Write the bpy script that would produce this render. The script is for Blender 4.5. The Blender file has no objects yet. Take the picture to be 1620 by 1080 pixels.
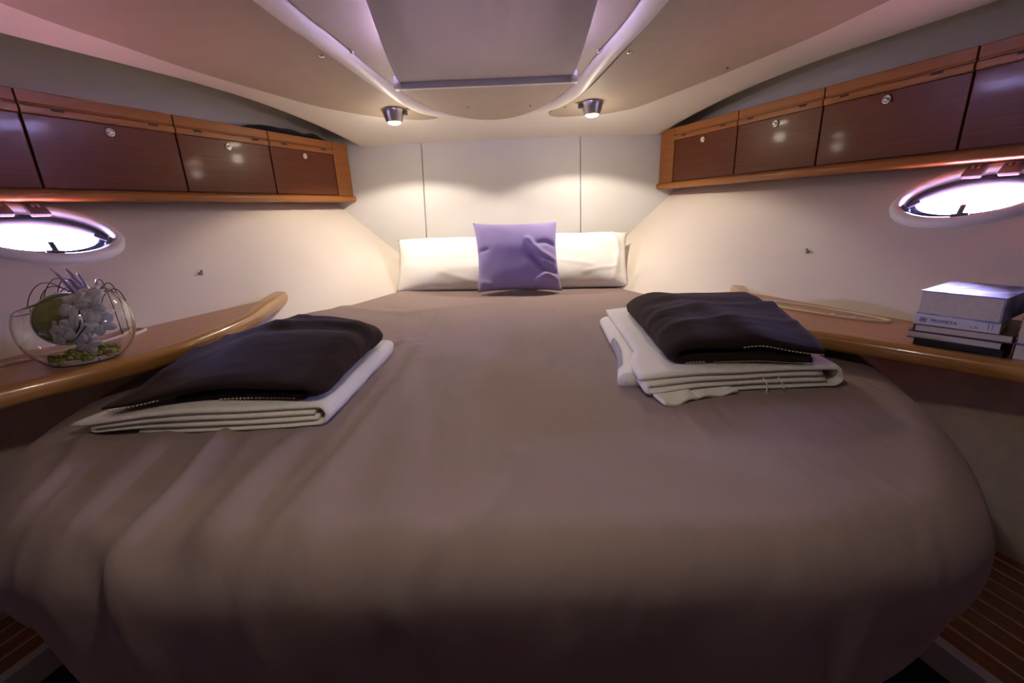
import bpy, bmesh, math, random
from mathutils import Vector, Matrix, noise
random.seed(7)
PI = math.pi
# ------------------------------------------------------------------ camera
Z0 = 1.10                      # eye height above the sole; all coordinates below are relative to the eye
sc = bpy.context.scene
COL = sc.collection
cam = bpy.data.cameras.new('camera')
cam.sensor_width = 36.0
cam.lens = 700.0 / 1620.0 * 36.0
cam.clip_start = 0.01
camo = bpy.data.objects.new('camera', cam)
COL.objects.link(camo)
camo.matrix_world = (Matrix.Translation((0, 0, Z0)) @ Matrix.Rotation(math.radians(90 - 16.5), 4, 'X')
                     @ Matrix.Rotation(math.radians(-2.35), 4, 'Z'))
sc.camera = camo
# ------------------------------------------------------------------ world: bright overcast sky seen through portholes and hatch
w = bpy.data.worlds.new('sky')
sc.world = w
w.use_nodes = True
bg = w.node_tree.nodes['Background']
bg.inputs['Color'].default_value = (0.48, 0.44, 1.0, 1)
# bright overcast above the horizon, darker water below it
_nt = w.node_tree
_tc = _nt.nodes.new('ShaderNodeTexCoord'); _sx = _nt.nodes.new('ShaderNodeSeparateXYZ'); _mr = _nt.nodes.new('ShaderNodeMapRange')
_mr.inputs['From Min'].default_value = -0.04; _mr.inputs['From Max'].default_value = 0.04
_mr.inputs['To Min'].default_value = 24.0; _mr.inputs['To Max'].default_value = 190.0
_nt.links.new(_tc.outputs['Generated'], _sx.inputs[0]); _nt.links.new(_sx.outputs['Z'], _mr.inputs['Value']); _nt.links.new(_mr.outputs['Result'], bg.inputs['Strength'])
sc.view_settings.view_transform = 'Standard'
sc.view_settings.look = 'None'
sc.view_settings.exposure = 0.98
sc.view_settings.gamma = 1.0
sc.view_settings.use_curve_mapping = False
LAMP_SPOT = 7.5
LAMP_GLOW = 0.4
LAMP_COL = (1.0, 0.87, 0.72)
ADDED_LAMP = 3.6  # energy of the unseen downlight added over the berth foot

def portal(name, loc, rot, sx, sy):
    l = bpy.data.lights.new(name, 'AREA')
    l.shape = 'RECTANGLE'; l.size = sx; l.size_y = sy
    l.cycles.is_portal = True
    o = bpy.data.objects.new(name, l); COL.objects.link(o)
    o.matrix_world = Matrix.Translation(Vector(loc) + Vector((0, 0, Z0))) @ rot.to_4x4()

# ------------------------------------------------------------------ helpers
WLOC = {}
def wloc(o):
    return WLOC.get(o.name, Vector((0, 0, 0)))

def props(o, label=None, cat=None, group=None, kind=None):
    if label: o['label'] = label
    if cat: o['category'] = cat
    if group: o['group'] = group
    if kind: o['kind'] = kind
    return o

def thing(name, loc, label, cat, group=None, kind=None):
    o = bpy.data.objects.new(name, None); COL.objects.link(o)
    o.empty_display_size = 0.05
    v = Vector(loc); o.location = v + Vector((0, 0, Z0)); WLOC[o.name] = v
    return props(o, label, cat, group, kind)

def obj(name, verts, faces, mat, parent=None, smooth=True, bevel=0.0, seg=2, sub=0, solid=0.0, uv=None, fix=True, angle=None):
    vs = [Vector(v) for v in verts]
    lo = Vector((min(v.x for v in vs), min(v.y for v in vs), min(v.z for v in vs)))
    hi = Vector((max(v.x for v in vs), max(v.y for v in vs), max(v.z for v in vs)))
    base = Vector(((lo.x + hi.x) / 2, (lo.y + hi.y) / 2, lo.z))
    me = bpy.data.meshes.new(name)
    me.from_pydata([v - base for v in vs], [], faces)
    me.update()
    if uv:
        lay = me.uv_layers.new(name='grain')
        for l in me.loops:
            lay.data[l.index].uv = uv(vs[l.vertex_index])
    if fix:
        bm = bmesh.new(); bm.from_mesh(me)
        bmesh.ops.recalc_face_normals(bm, faces=bm.faces)
        bm.to_mesh(me); bm.free()
    if smooth:
        me.polygons.foreach_set('use_smooth', [True] * len(me.polygons))
    me.materials.append(mat)
    o = bpy.data.objects.new(name, me); COL.objects.link(o)
    WLOC[o.name] = base
    if parent is not None:
        o.parent = parent; o.location = base - wloc(parent)
    else:
        o.location = base + Vector((0, 0, Z0))
    if solid:
        m = o.modifiers.new('thick', 'SOLIDIFY'); m.thickness = solid; m.offset = 0
    if bevel:
        m = o.modifiers.new('bevel', 'BEVEL'); m.width = bevel; m.segments = seg; m.limit_method = 'ANGLE'; m.angle_limit = math.radians(35)
        m.harden_normals = False
    if sub:
        m = o.modifiers.new('sub', 'SUBSURF'); m.levels = sub; m.render_levels = sub
    if smooth and (angle or bevel):
        try:
            me.set_sharp_from_angle(angle=math.radians(angle or 40))
        except Exception:
            pass
    return o

class MB:
    """collects shapes for one mesh"""
    def __init__(s): s.v = []; s.f = []
    def add(s, v, f):
        n = len(s.v); s.v += [tuple(q) for q in v]; s.f += [tuple(i + n for i in q) for q in f]; return s
    def box8(s, p):
        return s.add(p, [(0, 1, 2, 3), (4, 7, 6, 5), (0, 4, 5, 1), (1, 5, 6, 2), (2, 6, 7, 3), (3, 7, 4, 0)])
    def box(s, c, h, M=None):
        p = []
        for z in (-1, 1):
            for a, b in ((-1, -1), (1, -1), (1, 1), (-1, 1)):
                q = Vector((a * h[0], b * h[1], z * h[2]))
                if M: q = M @ q
                p.append(Vector(c) + q)
        return s.box8(p)
    def grid(s, rows, closed_u=False, closed_v=False):
        n, m = len(rows), len(rows[0]); v = [q for r in rows for q in r]; f = []
        for i in range(n if closed_v else n - 1):
            for j in range(m if closed_u else m - 1):
                f.append((i * m + j, i * m + (j + 1) % m, ((i + 1) % n) * m + (j + 1) % m, ((i + 1) % n) * m + j))
        return s.add(v, f)
    def tube(s, pts, r, n=8, cap=True):
        pts = [Vector(p) for p in pts]; rows = []; up = None
        for i, p in enumerate(pts):
            d = (pts[min(i + 1, len(pts) - 1)] - pts[max(i - 1, 0)]).normalized()
            if up is None:
                up = Vector((0, 0, 1)) if abs(d.z) < .9 else Vector((1, 0, 0))
            a = d.cross(up).normalized(); b = a.cross(d).normalized(); up = b
            rr = r[i] if isinstance(r, (list, tuple)) else r
            rows.append([p + (a * math.cos(t) + b * math.sin(t)) * rr for t in [2 * PI * k / n for k in range(n)]])
        k0 = len(s.v); s.grid(rows, closed_u=True)
        if cap:
            s.f.append(tuple(k0 + j for j in range(n))); s.f.append(tuple(k0 + (len(rows) - 1) * n + j for j in range(n)))
        return s
    def lathe(s, prof, c, M=None, n=32, caps=True):
        rows = []
        for r, z in prof:
            row = []
            for k in range(n):
                t = 2 * PI * k / n; q = Vector((r * math.cos(t), r * math.sin(t), z))
                if M: q = M @ q
                row.append(Vector(c) + q)
            rows.append(row)
        k0 = len(s.v); s.grid(rows, closed_u=True)
        if caps:
            s.f.append(tuple(k0 + j for j in range(n))); s.f.append(tuple(k0 + (len(rows) - 1) * n + j for j in range(n)))
        return s
    def sphere(s, c, r, n=12, m=8, sc=(1, 1, 1), M=None):
        prof = [(max(1e-4, r * math.sin(PI * i / m)), -r * math.cos(PI * i / m)) for i in range(m + 1)]
        S = Matrix.Diagonal(sc); M2 = (M @ S) if M else S
        return s.lathe(prof, c, M2, n)
    def build(s, name, mat, parent=None, **k):
        return obj(name, s.v, s.f, mat, parent, **k)

def crom(pts, n, closed=False):
    """Catmull-Rom resample of 2D/3D points"""
    P = [Vector(p) for p in pts]; out = []; m = len(P)
    segs = m if closed else m - 1
    g = (lambda i: P[i % m]) if closed else (lambda i: P[max(0, min(m - 1, i))])
    for i in range(segs):
        a, b, c, d = g(i - 1), g(i), g(i + 1), g(i + 2)
        for k in range(n):
            t = k / n
            out.append(0.5 * ((2 * b) + (c - a) * t + (2 * a - 5 * b + 4 * c - d) * t * t + (3 * b - a - 3 * c + d) * t ** 3))
    if not closed: out.append(P[-1])
    return out

def lerp_tab(tab, x):
    """smooth monotone-ish interpolation in a table [(x, y)] sorted by x"""
    if x <= tab[0][0]: return tab[0][1]
    for (a, b), (c, d) in zip(tab, tab[1:]):
        if x <= c:
            t = (x - a) / (c - a); return b + (d - b) * t
    return tab[-1][1]

def sm(a, b, x):
    t = max(0.0, min(1.0, (x - a) / (b - a))); return t * t * (3 - 2 * t)
def nz(x, y, z=0.0): return noise.noise(Vector((x, y, z)))
def segdist(px, py, pts):
    best = 9; 
    for (a, b), (c, d) in zip(pts, pts[1:]):
        dx, dy = c - a, d - b; L = dx * dx + dy * dy
        t = max(0, min(1, ((px - a) * dx + (py - b) * dy) / L)) if L else 0
        q = math.hypot(px - a - t * dx, py - b - t * dy)
        if q < best: best = q
    return best

# ------------------------------------------------------------------ materials
def nodes(name):
    m = bpy.data.materials.new(name); m.use_nodes = True
    nt = m.node_tree; b = nt.nodes['Principled BSDF']
    return m, nt, b
def setp(b, **k):
    for n, v in k.items():
        b.inputs[n.replace('_', ' ')].default_value = v
def c4(c): return (c[0], c[1], c[2], 1)

def mat_plain(name, col, rough=0.5, metal=0.0, noise_amt=0.06, nscale=9.0, bump=0.0, bscale=300.0, sheen=0.0, spec=0.5, coat=0.0):
    m, nt, b = nodes(name)
    tc = nt.nodes.new('ShaderNodeTexCoord')
    n = nt.nodes.new('ShaderNodeTexNoise'); n.inputs['Scale'].default_value = nscale; n.inputs['Detail'].default_value = 4
    nt.links.new(tc.outputs['Object'], n.inputs['Vector'])
    r = nt.nodes.new('ShaderNodeValToRGB')
    r.color_ramp.elements[0].position = 0.3; r.color_ramp.elements[1].position = 0.7
    r.color_ramp.elements[0].color = c4([max(0, q * (1 - noise_amt)) for q in col])
    r.color_ramp.elements[1].color = c4([min(1, q * (1 + noise_amt)) for q in col])
    nt.links.new(n.outputs['Fac'], r.inputs['Fac']); nt.links.new(r.outputs['Color'], b.inputs['Base Color'])
    setp(b, Roughness=rough, Metallic=metal)
    b.inputs['Specular IOR Level'].default_value = spec
    b.inputs['Sheen Weight'].default_value = sheen
    b.inputs['Coat Weight'].default_value = coat
    if bump:
        n2 = nt.nodes.new('ShaderNodeTexNoise'); n2.inputs['Scale'].default_value = bscale; n2.inputs['Detail'].default_value = 3
        nt.links.new(tc.outputs['Object'], n2.inputs['Vector'])
        bp = nt.nodes.new('ShaderNodeBump'); bp.inputs['Strength'].default_value = bump; bp.inputs['Distance'].default_value = 0.002
        nt.links.new(n2.outputs['Fac'], bp.inputs['Height']); nt.links.new(bp.outputs['Normal'], b.inputs['Normal'])
    return m

def mat_weave(name, col, rough=0.9, scale=900.0, bump=0.25, sheen=0.3, amt=0.10, sheen_tint=(1, 1, 1)):
    m, nt, b = nodes(name)
    tc = nt.nodes.new('ShaderNodeTexCoord')
    n = nt.nodes.new('ShaderNodeTexNoise'); n.inputs['Scale'].default_value = 5; n.inputs['Detail'].default_value = 5
    nt.links.new(tc.outputs['Object'], n.inputs['Vector'])
    n2 = nt.nodes.new('ShaderNodeTexNoise'); n2.inputs['Scale'].default_value = scale * .35; n2.inputs['Detail'].default_value = 2
    nt.links.new(tc.outputs['Object'], n2.inputs['Vector'])
    mx = nt.nodes.new('ShaderNodeMix'); mx.data_type = 'FLOAT'; mx.inputs[0].default_value = 0.45
    nt.links.new(n.outputs['Fac'], mx.inputs[2]); nt.links.new(n2.outputs['Fac'], mx.inputs[3])
    r = nt.nodes.new('ShaderNodeValToRGB')
    r.color_ramp.elements[0].position = 0.32; r.color_ramp.elements[1].position = 0.68
    r.color_ramp.elements[0].color = c4([q * (1 - amt) for q in col]); r.color_ramp.elements[1].color = c4([min(1, q * (1 + amt)) for q in col])
    nt.links.new(mx.outputs[0], r.inputs['Fac']); nt.links.new(r.outputs['Color'], b.inputs['Base Color'])
    wv = nt.nodes.new('ShaderNodeTexNoise'); wv.inputs['Scale'].default_value = scale; wv.inputs['Detail'].default_value = 1
    nt.links.new(tc.outputs['Object'], wv.inputs['Vector'])
    bp = nt.nodes.new('ShaderNodeBump'); bp.inputs['Strength'].default_value = bump; bp.inputs['Distance'].default_value = 0.0015
    nt.links.new(wv.outputs['Fac'], bp.inputs['Height']); nt.links.new(bp.outputs['Normal'], b.inputs['Normal'])
    setp(b, Roughness=rough)
    b.inputs['Specular IOR Level'].default_value = 0.2
    b.inputs['Sheen Weight'].default_value = sheen; b.inputs['Sheen Roughness'].default_value = 0.5
    b.inputs['Sheen Tint'].default_value = c4(sheen_tint)
    return m

def mat_wood(name, dark, light, rough=0.25, coat=0.4, su=3.0, sv=70.0, contrast=(0.35, 0.7), spec=0.5):
    m, nt, b = nodes(name)
    uvn = nt.nodes.new('ShaderNodeUVMap'); uvn.uv_map = 'grain'
    mp = nt.nodes.new('ShaderNodeMapping'); mp.inputs['Scale'].default_value = (su, sv, 1)
    nt.links.new(uvn.outputs['UV'], mp.inputs['Vector'])
    n = nt.nodes.new('ShaderNodeTexNoise'); n.inputs['Scale'].default_value = 1.0; n.inputs['Detail'].default_value = 6; n.inputs['Distortion'].default_value = 0.4
    nt.links.new(mp.outputs['Vector'], n.inputs['Vector'])
    r = nt.nodes.new('ShaderNodeValToRGB')
    r.color_ramp.elements[0].position = contrast[0]; r.color_ramp.elements[1].position = contrast[1]
    r.color_ramp.elements[0].color = c4(dark); r.color_ramp.elements[1].color = c4(light)
    nt.links.new(n.outputs['Fac'], r.inputs['Fac']); nt.links.new(r.outputs['Color'], b.inputs['Base Color'])
    bp = nt.nodes.new('ShaderNodeBump'); bp.inputs['Strength'].default_value = 0.05; bp.inputs['Distance'].default_value = 0.001
    nt.links.new(n.outputs['Fac'], bp.inputs['Height']); nt.links.new(bp.outputs['Normal'], b.inputs['Normal'])
    setp(b, Roughness=rough)
    b.inputs['Specular IOR Level'].default_value = spec
    b.inputs['Coat Weight'].default_value = coat; b.inputs['Coat Roughness'].default_value = 0.09
    return m

def mat_glass(name, tint=(1, 1, 1), rough=0.0, ior=1.45):
    m, nt, b = nodes(name)
    setp(b, Roughness=rough, IOR=ior); b.inputs['Base Color'].default_value = c4(tint)
    b.inputs['Transmission Weight'].default_value = 1.0
    return m

def mat_pane(name):
    # clear flat pane: mostly straight-through, a little mirror reflection
    m, nt, b = nodes(name)
    nt.nodes.remove(b)
    out = nt.nodes['Material Output']
    tr = nt.nodes.new('ShaderNodeBsdfTransparent'); tr.inputs['Color'].default_value = (0.93, 0.95, 0.97, 1)
    gl = nt.nodes.new('ShaderNodeBsdfGlossy'); gl.inputs['Roughness'].default_value = 0.03
    mx = nt.nodes.new('ShaderNodeMixShader'); mx.inputs[0].default_value = 0.06
    nt.links.new(tr.outputs[0], mx.inputs[1]); nt.links.new(gl.outputs[0], mx.inputs[2]); nt.links.new(mx.outputs[0], out.inputs['Surface'])
    return m

def mat_emit(name, col, s):
    m, nt, b = nodes(name)
    b.inputs['Base Color'].default_value = c4(col)
    b.inputs['Emission Color'].default_value = c4(col); b.inputs['Emission Strength'].default_value = s
    return m

M = {}
M['wall'] = mat_plain('wall_liner', (0.66, 0.595, 0.515), 0.55, noise_amt=0.02, nscale=6, bump=0.12, bscale=420)
M['bow'] = mat_plain('bow_liner', (0.66, 0.645, 0.63), 0.6, noise_amt=0.02, nscale=6, bump=0.12, bscale=420)
M['lower'] = mat_plain('lower_lining', (0.52, 0.45, 0.32), 0.9, noise_amt=0.08, nscale=30, bump=0.3, bscale=600)
M['aft'] = mat_plain('aft_lining', (0.24, 0.205, 0.175), 0.8)
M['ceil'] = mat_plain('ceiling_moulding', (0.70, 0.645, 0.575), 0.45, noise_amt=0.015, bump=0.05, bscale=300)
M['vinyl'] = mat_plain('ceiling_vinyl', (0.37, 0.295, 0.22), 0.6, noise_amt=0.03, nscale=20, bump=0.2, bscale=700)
M['seam'] = mat_plain('seam_backing', (0.36, 0.33, 0.28), 0.8)  # darker backing that shows in the gaps between the bow panels
M['mahog'] = mat_wood('mahogany_veneer', (0.080, 0.014, 0.003), (0.165, 0.040, 0.007), 0.35, 0.14, 2.0, 190.0, (0.2, 0.9), 0.3)
M['cherry'] = mat_wood('cherry_solid', (0.25, 0.078, 0.014), (0.37, 0.140, 0.028), 0.35, 0.2, 2.5, 120.0, (0.2, 0.9), 0.35)
M['shelf'] = mat_wood('cherry_veneer', (0.41, 0.165, 0.060), (0.52, 0.245, 0.095), 0.35, 0.3, 2.5, 60.0, (0.25, 0.8))
M['nosing'] = mat_wood('cherry_nosing', (0.40, 0.18, 0.045), (0.56, 0.29, 0.085), 0.28, 0.5, 3.0, 60.0)
M['teak'] = mat_wood('teak_plank', (0.20, 0.070, 0.024), (0.32, 0.125, 0.045), 0.35, 0.2, 3.0, 90.0)
M['holly'] = mat_wood('holly_strip', (0.62, 0.46, 0.27), (0.72, 0.56, 0.36), 0.4, 0.1, 3.0, 90.0)
M['dark'] = mat_plain('dark_gap', (0.015, 0.010, 0.008), 0.7)
M['chrome'] = mat_plain('chrome', (0.80, 0.78, 0.75), 0.16, metal=1.0, noise_amt=0.0)
M['steel'] = mat_plain('brushed_steel', (0.46, 0.43, 0.40), 0.34, metal=1.0, noise_amt=0.03)
M['alu'] = mat_plain('aluminium', (0.62, 0.62, 0.66), 0.4, metal=0.3, noise_amt=0.03)
M['white_plastic'] = mat_plain('white_plastic', (0.82, 0.79, 0.76), 0.35, noise_amt=0.01)
M['grey_plastic'] = mat_plain('grey_plastic', (0.11, 0.11, 0.14), 0.4, noise_amt=0.02)
M['mark'] = mat_plain('hinge_mark', (0.70, 0.60, 0.55), 0.5)
M['gasket'] = mat_plain('gasket_rubber', (0.035, 0.035, 0.05), 0.5, noise_amt=0.02)
M['pane'] = mat_pane('window_pane')
M['bulb'] = mat_emit('lamp_lens', (1.0, 0.86, 0.66), 40.0)
M['sheet'] = mat_weave('taupe_sheet', (0.285, 0.212, 0.192), 0.85, 1400, 0.25, 0.12, 0.06, (0.8, 0.75, 0.9))
def add_creases(m, scale, stretch, dist, strength):
    # soft creases of the cloth itself, layered over the weave relief
    nt = m.node_tree; bp0 = [n for n in nt.nodes if n.type == 'BUMP'][0]
    tc = nt.nodes.new('ShaderNodeTexCoord'); mp = nt.nodes.new('ShaderNodeMapping'); mp.inputs['Scale'].default_value = stretch; mp.inputs['Rotation'].default_value = (0, 0, 0.35)
    n = nt.nodes.new('ShaderNodeTexNoise'); n.inputs['Scale'].default_value = scale; n.inputs['Detail'].default_value = 1.6; n.inputs['Distortion'].default_value = 0.5
    b = nt.nodes.new('ShaderNodeBump'); b.inputs['Strength'].default_value = strength; b.inputs['Distance'].default_value = dist
    nt.links.new(tc.outputs['Object'], mp.inputs['Vector']); nt.links.new(mp.outputs['Vector'], n.inputs['Vector'])
    nt.links.new(n.outputs['Fac'], b.inputs['Height']); nt.links.new(b.outputs['Normal'], bp0.inputs['Normal'])
add_creases(M['sheet'], 7.0, (2.2, 0.8, 1.0), 0.02, 0.35)
M['fleece'] = mat_weave('black_fleece', (0.020, 0.011, 0.009), 0.95, 700, 0.6, 0.10, 0.25, (0.6, 0.45, 0.42))
M['stitch'] = mat_plain('stitch_yarn', (0.60, 0.52, 0.36), 0.9)
M['towel'] = mat_weave('white_towelling', (0.80, 0.77, 0.71), 0.95, 500, 0.7, 0.3, 0.05)
M['print'] = mat_plain('grey_woven_print', (0.33, 0.32, 0.35), 0.9, noise_amt=0.35, nscale=160)
M['pillow'] = mat_weave('white_cotton', (0.84, 0.82, 0.80), 0.9, 1500, 0.12, 0.1, 0.02)
M['lilac'] = mat_weave('lilac_cotton', (0.32, 0.26, 0.50), 0.75, 1500, 0.15, 0.25, 0.04, (0.8, 0.75, 1))
M['blind'] = mat_weave('blind_fabric', (0.60, 0.54, 0.49), 0.9, 1200, 0.2, 0.0, 0.03)
nt_ = M['blind'].node_tree; pb_ = nt_.nodes['Principled BSDF']; out_ = nt_.nodes['Material Output']
tl_ = nt_.nodes.new('ShaderNodeBsdfTranslucent'); tl_.inputs['Color'].default_value = (0.62, 0.52, 0.40, 1)
mx_ = nt_.nodes.new('ShaderNodeMixShader'); mx_.inputs[0].default_value = 0.035
nt_.links.new(pb_.outputs[0], mx_.inputs[1]); nt_.links.new(tl_.outputs[0], mx_.inputs[2]); nt_.links.new(mx_.outputs[0], out_.inputs['Surface'])
M['glass'] = mat_glass('clear_glass', (0.97, 0.985, 0.98))
M['green'] = mat_plain('green_lacquer', (0.30, 0.32, 0.07), 0.5, noise_amt=0.25, nscale=18)
M['greenrim'] = mat_plain('pale_rim', (0.72, 0.74, 0.70), 0.4)
M['moss'] = mat_plain('moss', (0.36, 0.42, 0.10), 0.95, noise_amt=0.5, nscale=60, bump=1.0, bscale=120)
M['petal'] = mat_plain('silk_petal', (0.86, 0.82, 0.76), 0.7, noise_amt=0.04)
M['pistil'] = mat_plain('flower_centre', (0.65, 0.52, 0.15), 0.7)
M['stem'] = mat_plain('dark_stem', (0.05, 0.055, 0.02), 0.6)
M['grass'] = mat_plain('dried_grass', (0.10, 0.065, 0.035), 0.6, noise_amt=0.3)
M['silver'] = mat_plain('silver_leaf', (0.60, 0.54, 0.62), 0.25, metal=0.75)
M['paper'] = mat_plain('page_edges', (0.66, 0.58, 0.46), 0.9, noise_amt=0.06, nscale=120, bump=0.3, bscale=500)
M['spine_white'] = mat_plain('white_cover', (0.74, 0.70, 0.68), 0.4)
M['navy'] = mat_plain('navy_cover', (0.030, 0.030, 0.085), 0.35)
M['black_cover'] = mat_plain('black_cover', (0.012, 0.013, 0.016), 0.35)
M['brown_cover'] = mat_plain('brown_cover', (0.16, 0.075, 0.055), 0.35)
M['ink'] = mat_plain('blue_ink', (0.06, 0.08, 0.22), 0.6, noise_amt=0)
M['ink_black'] = mat_plain('black_ink', (0.03, 0.03, 0.03), 0.6, noise_amt=0)
M['label'] = mat_plain('paper_label', (0.80, 0.77, 0.76), 0.6, noise_amt=0.01)
M['cream'] = mat_plain('cream_edging', (0.76, 0.69, 0.58), 0.6)
add_creases(M['fleece'], 9.0, (1.0, 1.8, 1.0), 0.012, 0.6); add_creases(M['towel'], 22.0, (1, 1, 1), 0.006, 0.5); add_creases(M['pillow'], 9.0, (1, 1, 1), 0.008, 0.4)
M['blackcloth'] = mat_weave('black_cloth', (0.010, 0.009, 0.011), 0.95, 700, 0.5, 0.1, 0.2)

def mat_cover(name):
    # printed sky-blue book cover with a pale band and a warm glow printed on it
    m, nt, b = nodes(name)
    tc = nt.nodes.new('ShaderNodeTexCoord')
    n = nt.nodes.new('ShaderNodeTexNoise'); n.inputs['Scale'].default_value = 14; n.inputs['Detail'].default_value = 5; n.inputs['Distortion'].default_value = 0.6
    mp = nt.nodes.new('ShaderNodeMapping'); mp.inputs['Scale'].default_value = (0.6, 1.4, 1); mp.inputs['Rotation'].default_value = (0, 0, 0.9)
    nt.links.new(tc.outputs['Object'], mp.inputs['Vector']); nt.links.new(mp.outputs['Vector'], n.inputs['Vector'])
    r = nt.nodes.new('ShaderNodeValToRGB')
    e = r.color_ramp.elements
    e[0].position = 0.30; e[0].color = (0.05, 0.06, 0.22, 1)
    e[1].position = 0.74; e[1].color = (0.55, 0.36, 0.34, 1)
    q = e.new(0.48); q.color = (0.13, 0.16, 0.42, 1)
    q = e.new(0.60); q.color = (0.42, 0.48, 0.70, 1)
    nt.links.new(n.outputs['Fac'], r.inputs['Fac']); nt.links.new(r.outputs['Color'], b.inputs['Base Color'])
    setp(b, Roughness=0.42)
    return m
M['cover_blue'] = mat_cover('blue_printed_cover')

# ------------------------------------------------------------------ geometry of the hull (eye-relative)
def wallx(y, z):                      # sloped hull side, half-breadth
    return 0.574 + 0.39 * (2.35 - y) + 1.2 * (z + 0.19)
def bulky(z): return 2.35 + 0.13 * (z + 0.20)
def zc(x, y):                         # ceiling height
    t = max(0.0, min(1.2, (y - 1.5) / 0.92))
    return 0.445 - 0.10 * t * t - 0.025 * x * x
YA = -0.75                            # aft end of the cabin

# ---- hull side walls with porthole openings
PY, PZ, PA, PB = 1.214, -0.013, 0.139, 0.064     # porthole centre and half axes (in y and z)
def hull_wall(s, name):
    n = 96
    y0, y1, z0, z1 = YA, 2.62, -0.335, 0.66
    ell = []; rect = []
    for k in range(n):
        t = 2 * PI * k / n
        ell.append((PY + PA * math.cos(t), PZ + PB * math.sin(t)))
        c, d = math.cos(t), math.sin(t)
        m = 1e9
        if c > 1e-9: m = min(m, (y1 - PY) / c)
        if c < -1e-9: m = min(m, (y0 - PY) / c)
        if d > 1e-9: m = min(m, (z1 - PZ) / d)
        if d < -1e-9: m = min(m, (z0 - PZ) / d)
        rect.append((PY + m * c, PZ + m * d))
    P = lambda y, z, o=0.0: (s * (wallx(y, z) + o), y, z)
    mb = MB()
    rows = [[P(y, z, .05) for y, z in ell], [P(y, z) for y, z in ell]]
    for q in (.15, .4, 1.0):
        rows.append([P(a[0] + (b[0] - a[0]) * q, a[1] + (b[1] - a[1]) * q) for a, b in zip(ell, rect)])
    mb.grid(rows, closed_u=True)
    # rectangle corners
    cs = [(y0, z0), (y1, z0), (y1, z1), (y0, z1)]
    import bisect
    base = len(mb.v)
    for cy, cz in cs:
        best = sorted(range(n), key=lambda k: (rect[k][0] - cy) ** 2 + (rect[k][1] - cz) ** 2)[:2]
        i = len(mb.v); mb.v.append(P(cy, cz)); off = 4 * n
        mb.f.append((i, off + best[0], off + best[1]))
    mb.add([P(1.52, -.335), P(2.62, -.335), P(2.62, -.43), P(1.52, -.43)], [(0, 1, 2, 3)])
    o = mb.build(name, M['wall'], smooth=False)
    props(o, 'cream sloping hull side lining on the %s with an oval porthole' % ('right' if s > 0 else 'left'), 'wall', kind='structure')
    return o
hull_wall(1, 'wall_right'); hull_wall(-1, 'wall_left')

# ---- porthole windows
def porthole(s, name):
    th = thing(name, (s * wallx(PY, PZ), PY, PZ), 'oval white-framed porthole glowing with daylight in the %s hull side' % ('right' if s > 0 else 'left'), 'window', kind='structure')
    nrm = Vector((-s, -0.39, 1.2)).normalized()     # inward
    def P(a, b, t, o):      # ellipse half axes a (y), b (z), angle, inward offset
        y = PY + .925 * a * math.cos(t); z = PZ + b * math.sin(t)
        return Vector((s * wallx(y, z), y, z)) + nrm * o
    N = 96
    def ring(prof, nm, mat):
        rows = [[P(a, b, 2 * PI * k / N, o) for k in range(N)] for a, b, o in prof]
        mb = MB().grid(rows, closed_u=True, closed_v=True)
        return mb.build(nm, mat, th)
    ring([(.168, .078, -.002), (.167, .077, .010), (.160, .072, .017), (.148, .063, .018), (.141, .058, .012), (.138, .055, -.02), (.150, .064, -.03)], 'frame', M['white_plastic'])
    ring([(.139, .056, -.012), (.137, .055, -.002), (.120, .043, -.001), (.115, .040, -.010), (.117, .042, -.022), (.138, .055, -.024)], 'gasket', M['gasket'])
    pane = [[P(.126 * q, .049 * q, 2 * PI * k / N, -.016) for k in range(N)] for q in (1, .5, .01)]
    MB().grid(pane, closed_u=True).build('pane', M['pane'], th)
    A = Vector((s * 0.39, -1, 0)).normalized()        # along the wall, towards the camera
    U = nrm.cross(A).normalized()
    if U.z < 0: U = -U
    def frame_m():
        return Matrix((A, U, nrm)).transposed()
    R3 = frame_m()
    for ty in (1.258, 1.188):
        t = math.acos(max(-1, min(1, (ty - PY) / .135)))
        c = P(.139, .049, t, .021)
        h = MB().box(c, (.021, .019, .007), R3).build('hinge', M['grey_plastic'], th, bevel=.004, seg=3)
        for d in (-.006, .006):
            MB().box(c + A * d + U * .012 + nrm * .0075, (.0024, .006, .0012), R3).build('hinge_mark', M['mark'], h, smooth=False)
    for ty in (1.312, 1.180):
        t = -math.acos(max(-1, min(1, (ty - PY) / .128)))
        c = P(.137, .0555, t, .012)
        tan = (P(.137, .0555, t + .03, .012) - P(.137, .0555, t - .03, .012)).normalized()
        B = nrm.cross(tan).normalized()
        if B.dot(P(0, 0, 0, .012) - c) < 0: B = -B
        Rm = Matrix((tan, B, nrm)).transposed()
        cl = MB().box(c, (.018, .0035, .005), Rm).build('clip', M['grey_plastic'], th, bevel=.002)
        MB().box(c + B * .017 + nrm * .004, (.0065, .016, .0035), Rm).build('clip_lever', M['grey_plastic'], cl, bevel=.0025, seg=3)
    # daylight portal in the opening
    rot = Matrix((A, U, nrm)).transposed()
    z = -nrm
    X = A; Y = z.cross(X)
    portal('porthole_daylight', Vector((s * wallx(PY, PZ), PY, PZ)) - nrm * .045, Matrix((X, (-nrm).cross(X) * -1, -nrm)).transposed() if False else Matrix((A, (-nrm).cross(A), -nrm)).transposed(), .36, .19)
porthole(1, 'window_1'); porthole(-1, 'window_2')

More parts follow.
